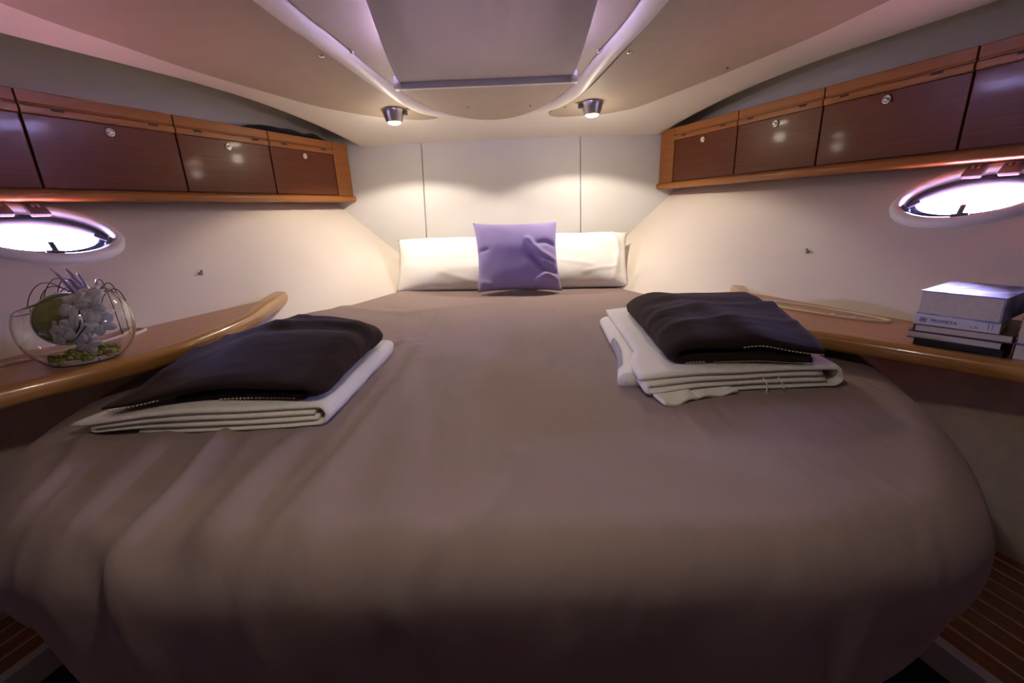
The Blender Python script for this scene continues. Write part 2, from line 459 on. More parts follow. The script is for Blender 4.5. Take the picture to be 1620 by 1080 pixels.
# ---- lower lining below the shelves
for s, nm in ((1, 'wall_lower_right'), (-1, 'wall_lower_left')):
    rows = []
    for i in range(9):
        t = i / 8; row = []
        for y in (2.62, 2.2, 1.8, 1.60, 1.50, 1.2, .9, .6, .2, YA):
            ztop = -.405 if y > 1.55 else -.325
            z = -.76 + t * (ztop + .76); a = .42 + .39 * (2.35 - y); b = wallx(y, ztop) - .005
            row.append((s * (a + (b - a) * t), y, z))
        rows.append(row)
    o = MB().grid(rows).build(nm, M['lower'])
    props(o, 'olive beige fabric lining under the %s shelf' % ('right' if s > 0 else 'left'), 'wall', kind='structure')

# ---- bow bulkhead: backing plus three upholstered panels with seams
bw = MB().box8([(-1.95, bulky(-.76) + .02, -.76), (1.95, bulky(-.76) + .02, -.76), (1.95, bulky(-.76) + .05, -.76), (-1.95, bulky(-.76) + .05, -.76),
                (-1.95, bulky(.68) + .02, .68), (1.95, bulky(.68) + .02, .68), (1.95, bulky(.68) + .05, .68), (-1.95, bulky(.68) + .05, .68)]).build('wall_bow', M['seam'], smooth=False)
props(bw, 'pale padded bow bulkhead behind the pillows', 'wall', kind='structure')
def bow_panel(xa0, xa1, xb0, xb1):
    # xa at the bottom, xb at the top
    z0, z1 = -.74, .67
    rows = [[(xa0, bulky(z0) + d, z0), (xa1, bulky(z0) + d, z0)] for d in (0,)]
    p = [(xa0, bulky(z0), z0), (xa1, bulky(z0), z0), (xa1, bulky(z0) + .022, z0), (xa0, bulky(z0) + .022, z0),
         (xb0, bulky(z1), z1), (xb1, bulky(z1), z1), (xb1, bulky(z1) + .022, z1), (xb0, bulky(z1) + .022, z1)]
    MB().box8(p).build('panel', M['bow'], bw, bevel=.004, seg=3)
bow_panel(-1.45, -.4305, -1.45, -.4125)
bow_panel(-.428, .372, -.410, .388)
bow_panel(.3745, 1.45, .3905, 1.45)

# ---- ceiling
def lip(s, y): return (.735 if s < 0 else .795) + .300 * (2.42 - y)
HX0, HX1, HY0, HY1 = -.205, .115, .80, 1.36      # hatch opening
def ceil_row(y):
    r = []
    for s in (-1, 1):
        side = []
        L = lip(s, y); R = .055
        for k in range(9):
            a = PI / 2 * k / 8
            side.append((s * (L - R + R * math.sin(a) + .02), y, zc(L - R, y) + R * (1 - math.cos(a)) * 1.0))
        side.append((s * (L + .03), y, .66))
        if s < 0: side.reverse(); r = side; left = L - R
        else: right = L - R; rs = side
    xs = [-left + (HX0 + left) * k / 8 for k in range(8)] + [HX0 + (HX1 - HX0) * k / 6 for k in range(7)] + [HX1 + (right - HX1) * k / 8 for k in range(1, 9)]
    mid = [(x, y, zc(x, y)) for x in xs]
    return r + mid + rs, len(r)
ys = [YA + (HY0 - YA) * k / 8 for k in range(8)] + [HY0 + (HY1 - HY0) * k / 8 for k in range(9)] + [HY1 + (2.56 - HY1) * k / 30 for k in range(1, 31)]
rows = []
for y in ys:
    r, nl = ceil_row(y); rows.append(r)
v = [q for r in rows for q in r]; m_ = len(rows[0]); f = []
for i in range(len(rows) - 1):
    for j in range(m_ - 1):
        hole = (8 <= i < 16) and (nl + 8 <= j < nl + 14)
        if not hole: f.append((i * m_ + j, i * m_ + j + 1, (i + 1) * m_ + j + 1, (i + 1) * m_ + j))
ce = obj('ceiling', v, f, M['ceil'])
props(ce, 'cream moulded cabin ceiling curving down to the bow', 'ceiling', kind='structure')
# deck closing the coves above the lockers
for s, nm in ((1, 'ceiling_cove_right'), (-1, 'ceiling_cove_left')):
    rows = [[(s * (lip(s, y) + .02), y, .655), (s * (wallx(y, .655) + .02), y, .655)] for y in (YA - .02, 1, 2.62)]
    props(MB().grid(rows).build(nm, M['ceil']), 'shadowed cream cove above the %s lockers' % ('right' if s > 0 else 'left'), 'ceiling', kind='structure')
# ceiling panels (upholstered boards)
def ceil_panel(tabL, tabR, ymax, mat=M['vinyl'], hole=False, th=.006):
    ysn = [YA + .02 + (HY0 - YA - .02) * k / 10 for k in range(10)] + [HY0 + (HY1 - HY0) * k / 10 for k in range(11)] + [HY1 + (ymax - HY1) * (1 - (1 - k / 60) ** 2) for k in range(1, 61)]
    rows = []
    for y in ysn:
        a, b = lerp_tab(tabL, y), lerp_tab(tabR, y)
        if hole:
            xs = [a + (HX0 - a) * k / 4 for k in range(5)] + [HX0 + (HX1 - HX0) * k / 6 for k in range(1, 6)] + [HX1 + (b - HX1) * k / 4 for k in range(5)]
            if y > 2.03:
                xs = [a + (b - a) * k / 14 for k in range(15)]
        else:
            xs = [a + (b - a) * k / 12 for k in range(13)]
        rows.append([(x, y, zc(x, y) - th) for x in xs])
    m = len(rows[0]); v = [q for r in rows for q in r]; f = []
    for i in range(len(rows) - 1):
        for j in range(m - 1):
            if hole and 10 <= i < 20 and 4 <= j < 10: continue
            f.append((i * m + j, i * m + j + 1, (i + 1) * m + j + 1, (i + 1) * m + j))
    # edge skirt up into the moulding
    n = len(rows); per = [i * m for i in range(n)] + [(n - 1) * m + j for j in range(1, m)] + [i * m + m - 1 for i in range(n - 2, -1, -1)]
    b0 = len(v)
    for i in per: v.append((v[i][0], v[i][1], v[i][2] + th + .004))
    for k in range(len(per) - 1): f.append((per[k], per[k + 1], b0 + k + 1, b0 + k))
    o = obj('panel', v, f, mat, ce, angle=50)
    return o
cat_s = lambda pts: [tuple(p) for p in crom([(a, b) for a, b in pts], 8)]
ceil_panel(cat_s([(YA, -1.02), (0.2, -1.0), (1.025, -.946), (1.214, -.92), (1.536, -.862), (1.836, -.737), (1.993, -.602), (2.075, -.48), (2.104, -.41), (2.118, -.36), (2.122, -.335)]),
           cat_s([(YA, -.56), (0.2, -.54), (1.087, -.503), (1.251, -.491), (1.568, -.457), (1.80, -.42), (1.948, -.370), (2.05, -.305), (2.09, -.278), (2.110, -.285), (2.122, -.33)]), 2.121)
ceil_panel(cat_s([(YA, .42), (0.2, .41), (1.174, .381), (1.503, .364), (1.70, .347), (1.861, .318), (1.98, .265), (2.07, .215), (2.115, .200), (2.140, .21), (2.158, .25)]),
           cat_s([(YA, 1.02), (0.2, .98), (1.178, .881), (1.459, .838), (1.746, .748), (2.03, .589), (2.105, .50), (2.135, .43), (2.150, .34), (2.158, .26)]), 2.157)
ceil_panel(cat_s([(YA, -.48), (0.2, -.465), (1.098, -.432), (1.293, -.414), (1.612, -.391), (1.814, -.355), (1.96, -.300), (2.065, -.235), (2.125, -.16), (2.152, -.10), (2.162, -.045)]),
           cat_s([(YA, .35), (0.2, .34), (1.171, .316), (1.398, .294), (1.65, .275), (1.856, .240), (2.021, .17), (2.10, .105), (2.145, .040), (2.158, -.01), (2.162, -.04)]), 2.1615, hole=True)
# rounded rails between the panels
def ceil_rail(pts, name, label):
    c = crom(pts, 10); rows = []
    for i, p in enumerate(c):
        d = (c[min(i + 1, len(c) - 1)] - c[max(i - 1, 0)]); d.normalize(); nrm = Vector((d.y, -d.x))
        hw = .031 * min(1, .25 + 1.1 * (len(c) - 1 - i) / 25); h = .021 * min(1, .05 + (len(c) - 1 - i) / 22)
        row = []
        for k in range(11):
            a = PI * k / 10
            q = p + nrm * hw * math.cos(a); row.append((q.x, q.y, zc(q.x, q.y) - .001 - h * math.sin(a)))
        rows.append(row)
    o = MB().grid(rows).build(name, M['ceil'])
    props(o, label, 'moulding', kind='structure')
ceil_rail([(-.525, YA + .02), (-.502, .2), (-.468, 1.09), (-.453, 1.27), (-.424, 1.59), (-.385, 1.83), (-.325, 1.99), (-.25, 2.085), (-.17, 2.14)], 'trim_1', 'rounded cream ceiling rail left of the roller blind')
ceil_rail([(.385, YA + .02), (.372, .2), (.349, 1.17), (.330, 1.45), (.306, 1.68), (.280, 1.86), (.218, 2.0), (.14, 2.09), (.07, 2.145)], 'trim_2', 'rounded cream ceiling rail right of the roller blind')

# hatch shaft and pane
hz = .56
sh = MB()
for a, b in (((HX0, HY0), (HX1, HY0)), ((HX1, HY0), (HX1, HY1)), ((HX1, HY1), (HX0, HY1)), ((HX0, HY1), (HX0, HY0))):
    sh.add([(a[0], a[1], .425), (b[0], b[1], .425), (b[0], b[1], hz), (a[0], a[1], hz)], [(0, 1, 2, 3)])
hatch = thing('window_3', ((HX0 + HX1) / 2, (HY0 + HY1) / 2, hz), 'deck hatch opening above the roller blind', 'hatch', kind='structure')
sh.build('hatch_lining', M['white_plastic'], hatch, smooth=False)
MB().add([(HX0, HY0, hz - .01), (HX1, HY0, hz - .01), (HX1, HY1, hz - .01), (HX0, HY1, hz - .01)], [(0, 1, 2, 3)]).build('pane', M['pane'], hatch, smooth=False)
portal('hatch_daylight', ((HX0 + HX1) / 2, (HY0 + HY1) / 2, hz - .005), Matrix.Identity(3), HX1 - HX0, HY1 - HY0)

# ---- aft bulkhead, sole and side platforms
o = MB().box((0, YA - .015, -.21), (3.1, .015, .91)).build('wall_aft', M['aft'], smooth=False)
props(o, 'brown grey aft bulkhead behind the foot of the bed', 'wall', kind='structure')
o = MB().box8([(-3.1, YA, -1.13), (3.1, YA, -1.13), (3.1, 2.7, -1.13), (-3.1, 2.7, -1.13), (-3.1, YA, -1.10), (3.1, YA, -1.10), (3.1, 2.7, -1.10), (-3.1, 2.7, -1.10)]).build('floor', M['teak'], smooth=False, uv=lambda v: (v.y, v.x))
props(o, 'dark sole in the foot well before the bed', 'floor', kind='structure')
SL = .30
def platform(s, x0, yref, name):
    # x0 = inner edge at y = yref
    X = lambda y, d: s * (x0 + d + SL * (yref - y))
    y0, y1 = YA, 1.15
    zt = -.75
    W = .72
    def slab(d0, d1, za, zb, nm, mat, par, **k):
        p = [(X(y0, d0), y0, za), (X(y0, d1), y0, za), (X(y1, d1), y1, za), (X(y1, d0), y1, za), (X(y0, d0), y0, zb), (X(y0, d1), y0, zb), (X(y1, d1), y1, zb), (X(y1, d0), y1, zb)]
        return MB().box8(p).build(nm, mat, par, uv=lambda v: (v.y, abs(v.x) + SL * v.y), **k)
    b = slab(.004, W, -1.09, zt - .006, name, M['dark'], None, smooth=False)
    props(b, 'raised side step of teak strips with pale caulk lines on the %s' % ('right' if s > 0 else 'left'), 'floor', kind='structure')
    slab(0, .019, -.80, zt + .002, 'edge_strip', M['alu'], b, smooth=False)
    d = .0195
    slab(d, d + .005, zt - .01, zt + .0005, 'holly_strip', M['holly'], b, smooth=False); d += .005
    for k in range(15):
        slab(d, d + .0365, zt - .012, zt, 'plank', M['teak'], b, bevel=.001); d += .0365
        slab(d, d + .0048, zt - .012, zt + .0005, 'holly_strip', M['holly'], b, smooth=False); d += .0048
platform(1, .716, .571, 'floor_step_right')
platform(-1, .900, .600, 'floor_step_left')

# ------------------------------------------------------------------ overhead lockers
KR = {1: (.785, .352, 2.42), -1: (.772, .400, 2.44)}
ZT, ZB, ZLEDGE = .345, .105, .072
def upper_side(s, name):
    x0, k, yr = KR[s]
    rows = [[(s * (x0 + k * (yr - y) + .125 + .04 * t), y, .338 + .32 * t) for y in (2.62, 1.8, 1.0, .25, YA)] for t in (0, .5, 1)]
    props(MB().grid(rows).build(name, M['ceil']), 'cream lining above the %s lockers under the ceiling edge' % ('right' if s > 0 else 'left'), 'wall', kind='structure')
upper_side(1, 'wall_upper_right'); upper_side(-1, 'wall_upper_left')
def locker(s):
    x0, k, yr = KR[s]
    nrm = Vector((-s, -k, 0)).normalized()
    def F(y, z, o=0.0):
        return Vector((s * (x0 + k * (yr - y) - .001 * (ZT - z) / .24), y, z)) + nrm * o
    side = 'right' if s > 0 else 'left'
    th = thing('overhead_locker', F(1.3, ZLEDGE), 'glossy mahogany overhead locker along the %s hull side' % side, 'cabinet', 'overhead lockers on both sides')
    uv = lambda v: (v.y * 1.07, v.z)
    YE = .25
    # carcass
    def sec(y):
        a, b = F(y, ZT), F(y, ZLEDGE)
        return [a, b, Vector((s * (wallx(y, ZLEDGE) - .003), y, ZLEDGE)), Vector((s * (wallx(y, ZT) - .003), y, ZT))]
    yend = bulky(ZB) - .004
    rows = [sec(y) for y in (2.395, 1.6, 1.0, YE)]
    mb = MB().grid(rows, closed_u=True); mb.f += [(0, 1, 2, 3), (12, 13, 14, 15)]
    mb.build('body', M['cherry'], th, smooth=False, uv=uv)
    def extr(prof, ya, yb, nm, mat, par, **kw):
        rows = [[F(y, z, o) for o, z in prof] for y in (ya, yb)]
        n = len(prof); mb = MB().grid(rows, closed_u=True); mb.f += [tuple(range(n)), tuple(range(n, 2 * n))]
        return mb.build(nm, mat, par, uv=uv, **kw)
    # ledge along the bottom
    extr([(.0, ZLEDGE), (.018, ZLEDGE), (.026, ZLEDGE + .005), (.029, ZLEDGE + .014), (.026, ZLEDGE + .024), (.018, ZLEDGE + .029), (.0, ZLEDGE + .030)], 2.392, YE, 'ledge', M['cherry'], th, angle=50)
    ypost = 2.295
    extr([(.0, ZLEDGE + .03), (.014, ZLEDGE + .03), (.014, ZT), (.0, ZT)], 2.392, ypost + .002, 'end_post', M['cherry'], th, bevel=.002)
    bounds = [ypost, 1.940, 1.610, 1.245, .76] if s > 0 else [ypost, 1.960, 1.620, 1.265, .78]
    zr = .288
    for i in range(4):
        ya, yb = bounds[i] - .0025, bounds[i + 1] + .0025
        d = extr([(.001, ZB), (.013, ZB), (.013, zr), (.001, zr)], ya, yb, 'door', M['mahog'], th, bevel=.0015)
        extr([(.001, zr + .001), (.015, zr + .001), (.018, zr + .004), (.018, zr + .018), (.015, zr + .021), (.0125, zr + .023), (.0125, zr + .025), (.016, zr + .028), (.016, ZT - .002), (.014, ZT), (.001, ZT)], ya, yb, 'top_rail', M['cherry'], d, angle=30)
        for q in (.17, .80):
            yc = ya + (yb - ya) * q; hw = .026
            extr([(.0185, zr + .0125), (.0185, zr + .0185), (.010, zr + .0185), (.010, zr + .0125)], yc + hw / 2, yc - hw / 2, 'vent_slot', M['dark'], d, smooth=False)
        yc = (ya + yb) / 2; c = F(yc, zr - .022, .013)
        T = Vector((s * k, -1, 0)).normalized(); up = nrm.cross(T)
        Rm = Matrix((T, up, nrm)).transposed()
        MB().lathe([(.0125, 0), (.0125, .003), (.0105, .0055), (.0085, .0055), (.0075, .0025), (.006, .0025), (.0055, .008), (.003, .0095), (.0005, .0098)], c, Rm, 24).build('knob', M['chrome'], d)
    return th
locker(1); locker(-1)
# a strip of reveal: the locker aft part carries no door in view

# ------------------------------------------------------------------ side shelves
def shelf(s):
    side = 'right' if s > 0 else 'left'
    z = -.294 if s > 0 else -.257
    if s > 0: fr = [(.800, 1.560), (.735, 1.36), (.672, 1.14), (.664, 1.02), (.735, .925), (.898, .724), (1.10, .46), (1.36, .12)]
    else: fr = [(.807, 1.560), (.780, 1.40), (.748, 1.23), (.742, 1.06), (.765, .90), (.865, .734), (1.09, .42), (1.32, .08)]
    c = crom([Vector((a, b)) for a, b in fr], 10)
    th = thing('shelf', (s * .95, 1.0, z - .04), 'varnished cherry wood side shelf with rounded edge on the %s' % side, 'shelf', 'side shelves beside the bed')
    uv = lambda v: (v.y * .95 - abs(v.x) * .3, abs(v.x) * .95 + v.y * .39)
    top = []; bot = []
    mb = MB()
    rt = [[], [], [], []]
    for p in c:
        wx = max(p.x + .004, wallx(p.y, z) - .002); wb = max(p.x + .004, wallx(p.y, z - .04) - .002)
        rt[0].append((s * p.x, p.y, z)); rt[1].append((s * wx, p.y, z)); rt[2].append((s * wb, p.y, z - .033)); rt[3].append((s * p.x, p.y, z - .033))
    mb.grid(rt, closed_v=True)
    n = len(c); mb.f += [(0, n, 2 * n, 3 * n), (n - 1, 2 * n - 1, 3 * n - 1, 4 * n - 1)]
    mb.build('board', M['shelf'], th, smooth=False, uv=uv)
    # rounded nosing along the front edge, standing a little proud like a fiddle towards the tip
    rows = []; L = len(c)
    for i, p in enumerate(c):
        d = (c[min(i + 1, L - 1)] - c[max(i - 1, 0)]).normalized(); nr = Vector((d.y, -d.x))
        if nr.x > 0: nr = -nr      # inboard
        raise_ = .012 * (1 - sm(.05, .34, i / L))
        w_ = .010 + .013 * (1 - sm(.05, .36, i / L))
        prof = [(-w_, z + .001), (-w_ + .003, z + .003 + raise_), (.002, z + .002 + raise_), (.012, z + .000 + raise_ * .9), (.017, z - .006 + raise_ * .5), (.019, z - .016), (.017, z - .027), (.011, z - .034), (-w_, z - .035)]
        rows.append([(s * (p.x + nr.x * o), p.y + nr.y * o, q) for o, q in prof])
    mb = MB().grid(rows, closed_u=True); m = len(rows[0]); mb.f += [tuple(range(m)), tuple((L - 1) * m + k for k in range(m))]
    acc = [0]
    mb.build('nosing', M['nosing'], th, uv=lambda v: (v.y * 1.2, v.z * 1.0 + abs(v.x) * .15), angle=60)
    # oval inspection lid with cream edging
    if s > 0: a, b = Vector((.738, 1.325)), Vector((.908, 1.022))
    else: a, b = Vector((.944, 1.111)), Vector((1.125, .76))
    cc = (a + b) / 2; ax = (b - a).normalized(); ay = Vector((-ax.y, ax.x)); la = (b - a).length / 2; lb = .036 if s > 0 else .066
    N = 80
    E2 = lambda q, t, h: (s * (cc + ax * (la * q * math.cos(t)) + ay * (lb * (q - (1 - q) * 0) * math.sin(t))).x, (cc + ax * (la * q * math.cos(t)) + ay * (lb * q * math.sin(t))).y, h)
    ld = MB().grid([[E2(q, 2 * PI * k / N, z + .0015) for k in range(N)] for q in (.99, .5, .01)], closed_u=True).build('lid', M['shelf'], th, uv=uv)
    path = [E2(1, 2 * PI * k / N, z + .0015) for k in range(N)]
    mb = MB(); rows = []
    for k in range(N):
        p = Vector(path[k]); d = (Vector(path[(k + 1) % N]) - Vector(path[k - 1])).normalized(); nn = Vector((d.y, -d.x, 0))
        rows.append([p + nn * .0042 * math.cos(t) + Vector((0, 0, .0045 * math.sin(t))) for t in [2 * PI * j / 8 for j in range(8)]])
    mb.grid(rows, closed_u=True, closed_v=True).build('lid_edging', M['cream'], ld)
    return th, z, cc, ax, ay
def text_mesh(name, body, size, mat, parent, loc, M3, extrude=.0002):
    cu = bpy.data.curves.new(name, 'FONT'); cu.body = body; cu.size = size; cu.align_x = 'CENTER'; cu.align_y = 'CENTER'; cu.extrude = extrude
    tmp = bpy.data.objects.new(name + '_tmp', cu); COL.objects.link(tmp)
    dg = bpy.context.evaluated_depsgraph_get(); dg.update()
    me = bpy.data.meshes.new_from_object(tmp.evaluated_get(dg))
    vs = [Vector(loc) + M3 @ v.co for v in me.vertices]; fs = [tuple(p.vertices) for p in me.polygons]
    bpy.data.objects.remove(tmp); bpy.data.meshes.remove(me)
    return obj(name, vs, fs, mat, parent, smooth=False, fix=False)
shR, zR, ccR, axR, ayR = shelf(1)
shL, zL, ccL, axL, ayL = shelf(-1)
# printed label on the right lid
lc = Vector((.846, 1.094, zR + .0028))
LM = Matrix((Vector((ax_ := axR).to_3d()), Vector((-axR.y, axR.x, 0)), Vector((0, 0, 1)))).transposed()
lb = MB().box(lc, (.028, .010, .0006), LM).build('label', M['label'], shR, smooth=False)
text_mesh('lettering', 'TERMIC', .0125, M['ink_black'], lb, lc + Vector((0, 0, .0008)) + LM @ Vector((0, .002, 0)), LM)

# ------------------------------------------------------------------ bed
BC = Vector((-.04, 1.22))
OUT = [(-.02, .395), (.22, .393), (.42, .400), (.565, .430), (.648, .505), (.725, .62), (.785, .76), (.830, .90), (.855, 1.05), (.835, 1.22), (.740, 1.42), (.658, 1.63), (.556, 1.89), (.455, 2.15), (.385, 2.32),
       (.15, 2.345), (-.2, 2.345), (-.40, 2.32), (-.462, 2.13), (-.552, 1.91), (-.645, 1.68), (-.742, 1.44), (-.820, 1.25), (-.885, 1.10), (-.905, .96), (-.895, .80), (-.855, .66), (-.795, .555), (-.69, .465), (-.54, .415), (-.28, .398)]
FOLDS = [  # ridges in the cover (plan), width, height
    ([(-.31, 1.20), (-.345, .95), (-.36, .72), (-.37, .45)], .020, .010),
    ([(-.26, .85), (-.285, .55), (-.31, .34)], .016, .008),
    ([(-.25, 1.15), (-.235, .75), (-.26, .50), (-.27, .36)], .022, .006),
    ([(-.455, .78), (-.425, .60), (-.44, .42)], .013, .004),
    ([(-.50, .74), (-.47, .56), (-.462, .40)], .011, .010),
    ([(-.60, .70), (-.575, .54), (-.545, .40)], .022, .005),
    ([(-.67, .60), (-.63, .52), (-.60, .44)], .010, .004),
    ([(-.78, .78), (-.69, .60), (-.65, .48)], .012, .008),
    ([(-.52, .46), (-.43, .41), (-.30, .37)], .016, .009),
    ([(-.84, .92), (-.80, .74), (-.73, .58)], .014, .005),
    ([(-.09, .44), (-.13, .39), (-.17, .34)], .016, .012),
    ([(.01, .60), (-.05, .46), (-.08, .40)], .02, .006),
    ([(-.24, 1.60), (-.25, 1.30), (-.235, 1.05)], .03, .004),
    ([(-.10, 1.72), (-.38, 1.58), (-.70, 1.66)], .035, .006),
    ([(.18, .61), (.36, .50), (.50, .46)], .04, .005),
    ([(.70, .72), (.60, .56), (.53, .47)], .03, .005),
]
def bed_z(x, y):
    z = -.349 - .012 * x - .016 * sm(.95, .40, y) ** 1.5
    z += .034 * math.exp(-(((x + .76) / .16) ** 2 + ((y - 1.48) / .30) ** 2))
    z += .012 * math.exp(-(((x + .57) / .2) ** 2 + ((y - 1.9) / .3) ** 2))
    return z
PILES = [(-.76, -.31, .70, 1.16), (.20, .68, .76, 1.44)]
def bed_w(x, y):
    k = 1.0
    for a, b, c, d in PILES:
        e = max(a - x, x - b, c - y, d - d + y - d)
        k = min(k, sm(-.03, .03, e))
    return bed_w0(x, y) * k + (1 - k) * -.002
def bed_w0(x, y):
    h = .0035 * nz(x * 3.1, y * 3.1, 1.7) + .0018 * nz(x * 9, y * 5, 4.2)
    # long fan-shaped gathers over the near left quarter
    lf = sm(.05, -.35, x) * sm(1.25, .65, y)
    h += lf * .0030 * math.sin(58 * (x + .22 * (y - .7)) + 2.2 * nz(x * 4, y * 2.5, 9))
    for pts, wd, ht in FOLDS:
        if min(p[0] for p in pts) - 4 * wd < x < max(p[0] for p in pts) + 4 * wd and min(p[1] for p in pts) - 4 * wd < y < max(p[1] for p in pts) + 4 * wd:
            d = segdist(x + .018 * nz(x * 6, y * 4, wd * 300), y, pts); h += 0.95 * ht * math.exp(-(d / wd) ** 2)
    return h
def make_bed():
    th = thing('berth', (BC.x, BC.y, -1.10), 'wide island berth in the bow made up with a taupe sheet', 'bed')
    per = crom([Vector(p) for p in OUT], 24, closed=True); n = len(per)
    rows = []
    NR = 120; NA = 10; NS = 22; H = .235
    prof = []
    for k, p in enumerate(per):
        d = p - BC; L = d.length; u = d / L
        R = .03 + .042 * sm(1.15, .75, p.y)
        col = []
        for i in range(NR):
            q = (i + .02) / (NR - 1); q = q ** .8
            rho = (L - R) * q; x, y = BC.x + u.x * rho, BC.y + u.y * rho
            col.append((x, y, bed_z(x, y) + bed_w(x, y)))
        xe, ye = BC.x + u.x * L, BC.y + u.y * L
        for i in range(1, NA + 1):
            a = PI / 2 * i / NA; rho = L - R + R * math.sin(a); x, y = BC.x + u.x * rho, BC.y + u.y * rho
            wv = bed_w(x, y) * (1 - .3 * i / NA)
            col.append((x + u.x * wv * math.sin(a), y + u.y * wv * math.sin(a), bed_z(x, y) - R * (1 - math.cos(a)) + wv * math.cos(a)))
        fade = sm(1.2, .8, p.y)
        we = bed_w(xe, ye) * .7
        for i in range(1, NS + 1):
            t = i / NS
            s_ = k / n * 60
            pleat = .014 * fade * t * nz(xe * 5, ye * 5 , 2.0 + t * .5) + .003 * fade * t * math.sin(xe * 24 + 6 * nz(xe * 3, ye * 3, 5))
            cr = sm(.28, .05, math.hypot(abs(xe + .06) - .57, ye - .46)) * math.sin((math.atan2(ye - .8, xe)) * 46) * .010 * t
            crz = fade * t * sum(h_ * math.exp(-((xe - c_) / .018) ** 2) for c_, h_ in ((-.085, .014), (.045, .012), (.40, .012), (-.30, .012), (.20, -.010), (-.45, .010))) * sm(.6, .5, ye)
            rho = crz + L + we * (1 - t) + pleat + cr - .055 * t * t * fade - .0 * t
            HH = H + .13 * sm(.62, .46, abs(xe + .06)) * sm(.6, .5, ye); z = bed_z(xe, ye) - R - (HH - R) * t
            col.append((BC.x + u.x * rho, BC.y + u.y * rho, z))
        rows.append(col)
    # rows are columns around; grid closed in v
    mb = MB(); mb.grid(rows, closed_v=True)
    m = len(rows[0]); mb.f.append(tuple(i * m for i in range(n)))
    cov = mb.build('sheet', M['sheet'], th)
    # dark plinth under the mattress
    base = [BC + (p - BC) * .84 for p in per[::6]]
    rws = [[(p.x, p.y, z) for p in base] for z in (-1.09, -.50)]
    mb = MB().grid(rws, closed_u=True); mb.f.append(tuple(len(base) + k for k in range(len(base))))
    mb.build('plinth', M['dark'], th, smooth=False)
    return th
make_bed()
def on_bed(x, y): return bed_z(x, y) + bed_w(x, y)

# ------------------------------------------------------------------ pillows and cushion
def pillow(name, label, cat, P0, P1, P2, thick, mat, n=44, wr=(), group=None, pinch=.05, seed=0, corner=1.0):
    """P0 bottom-left, P1 bottom-right, P2 top-left corners in space; front faces the camera"""
    P0, P1, P2 = Vector(P0), Vector(P1), Vector(P2)
    U = P1 - P0; V = P2 - P0; N = U.cross(V).normalized()
    if N.y > 0: N = -N
    def pt(a, b, sgn):
        u, v = 2 * a - 1, 2 * b - 1
        # edges bow inward, corners stay out
        uu = u * (1 - pinch * (1 - v * v) * abs(u) ** 3); vv = v * (1 - pinch * (1 - u * u) * abs(v) ** 3)
        e = max(0, (1 - abs(u) ** 2.6)) ** .55 * max(0, (1 - abs(v) ** 2.6)) ** .55
        t = thick * e
        f = .10 * thick * nz(u * 2.2 + seed, v * 2.2, seed) * e ** .5
        # radial puckers near the edge
        f += .06 * thick * math.sin(9 * math.atan2(v, u) + seed) * sm(.55, .95, max(abs(u), abs(v))) * e
        if sgn > 0:
            for pts, wd, ht in wr:
                d = segdist(u, v, pts); f += ht * math.exp(-(d / wd) ** 2) * min(1, e * 2.5)
        q = P0 + U * (uu + 1) / 2 + V * (vv + 1) / 2
        return q + N * (sgn * t + (f if sgn > 0 else 0))
    mb = MB()
    for sgn in (1, -1):
        mb.grid([[pt(i / n, j / n, sgn) for i in range(n + 1)] for j in range(n + 1)])
    o = mb.build(name, mat, fix=True)
    bm = bmesh.new(); bm.from_mesh(o.data); bmesh.ops.remove_doubles(bm, verts=bm.verts, dist=.0004); bmesh.ops.recalc_face_normals(bm, faces=bm.faces); bm.to_mesh(o.data); bm.free()
    o.data.polygons.foreach_set('use_smooth', [True] * len(o.data.polygons))
    props(o, label, cat, group)
    return o
pillow('pillow', 'white cotton pillow leaning on the bulkhead left of the lilac cushion', 'pillow', (-.520, 2.010, -.338), (.030, 2.010, -.345), (-.545, 2.25, -.118), .062, M['pillow'], seed=1.3, group='white pillows at the head of the bed',
       wr=[([(-.2, -.6), (.3, -.9)], .06, .004), ([(.35, .2), (.9, .1)], .05, .003)])
pillow('pillow', 'white cotton pillow with a creased right end, right of the lilac cushion', 'pillow', (.030, 1.995, -.345), (.540, 1.985, -.350), (.080, 2.25, -.122), .065, M['pillow'], seed=4.1, group='white pillows at the head of the bed',
       wr=[([(.72, -.9), (.82, .1), (.70, .85)], .035, .010), ([(.86, -.7), (.9, .5)], .03, -.008), ([(-.3, .1), (.5, .55)], .05, .005), ([(.2, -.7), (.75, -.5)], .05, .005), ([(-.5, -.2), (.3, -.5)], .04, .004)])
pillow('cushion', 'square lilac cushion standing between the two white pillows', 'cushion', (-.140, 1.905, -.336), (.225, 1.890, -.342), (-.150, 2.010, -.048), .060, M['lilac'], seed=2.2, pinch=.07,
       wr=[([(.28, .42), (.55, .05), (.95, -.18)], .06, .014), ([(.30, -.02), (.6, -.42), (.95, -.5)], .07, -.020), ([(.45, .30), (.7, .35), (.95, .25)], .06, -.010), ([(.40, -.75), (.68, -.55), (.95, -.70)], .06, .014), ([(-.95, .12), (-.70, .16)], .05, -.010), ([(-.9, -.75), (-.65, -.85)], .06, .01), ([(.62, -.20), (.85, -.28)], .05, .012)])

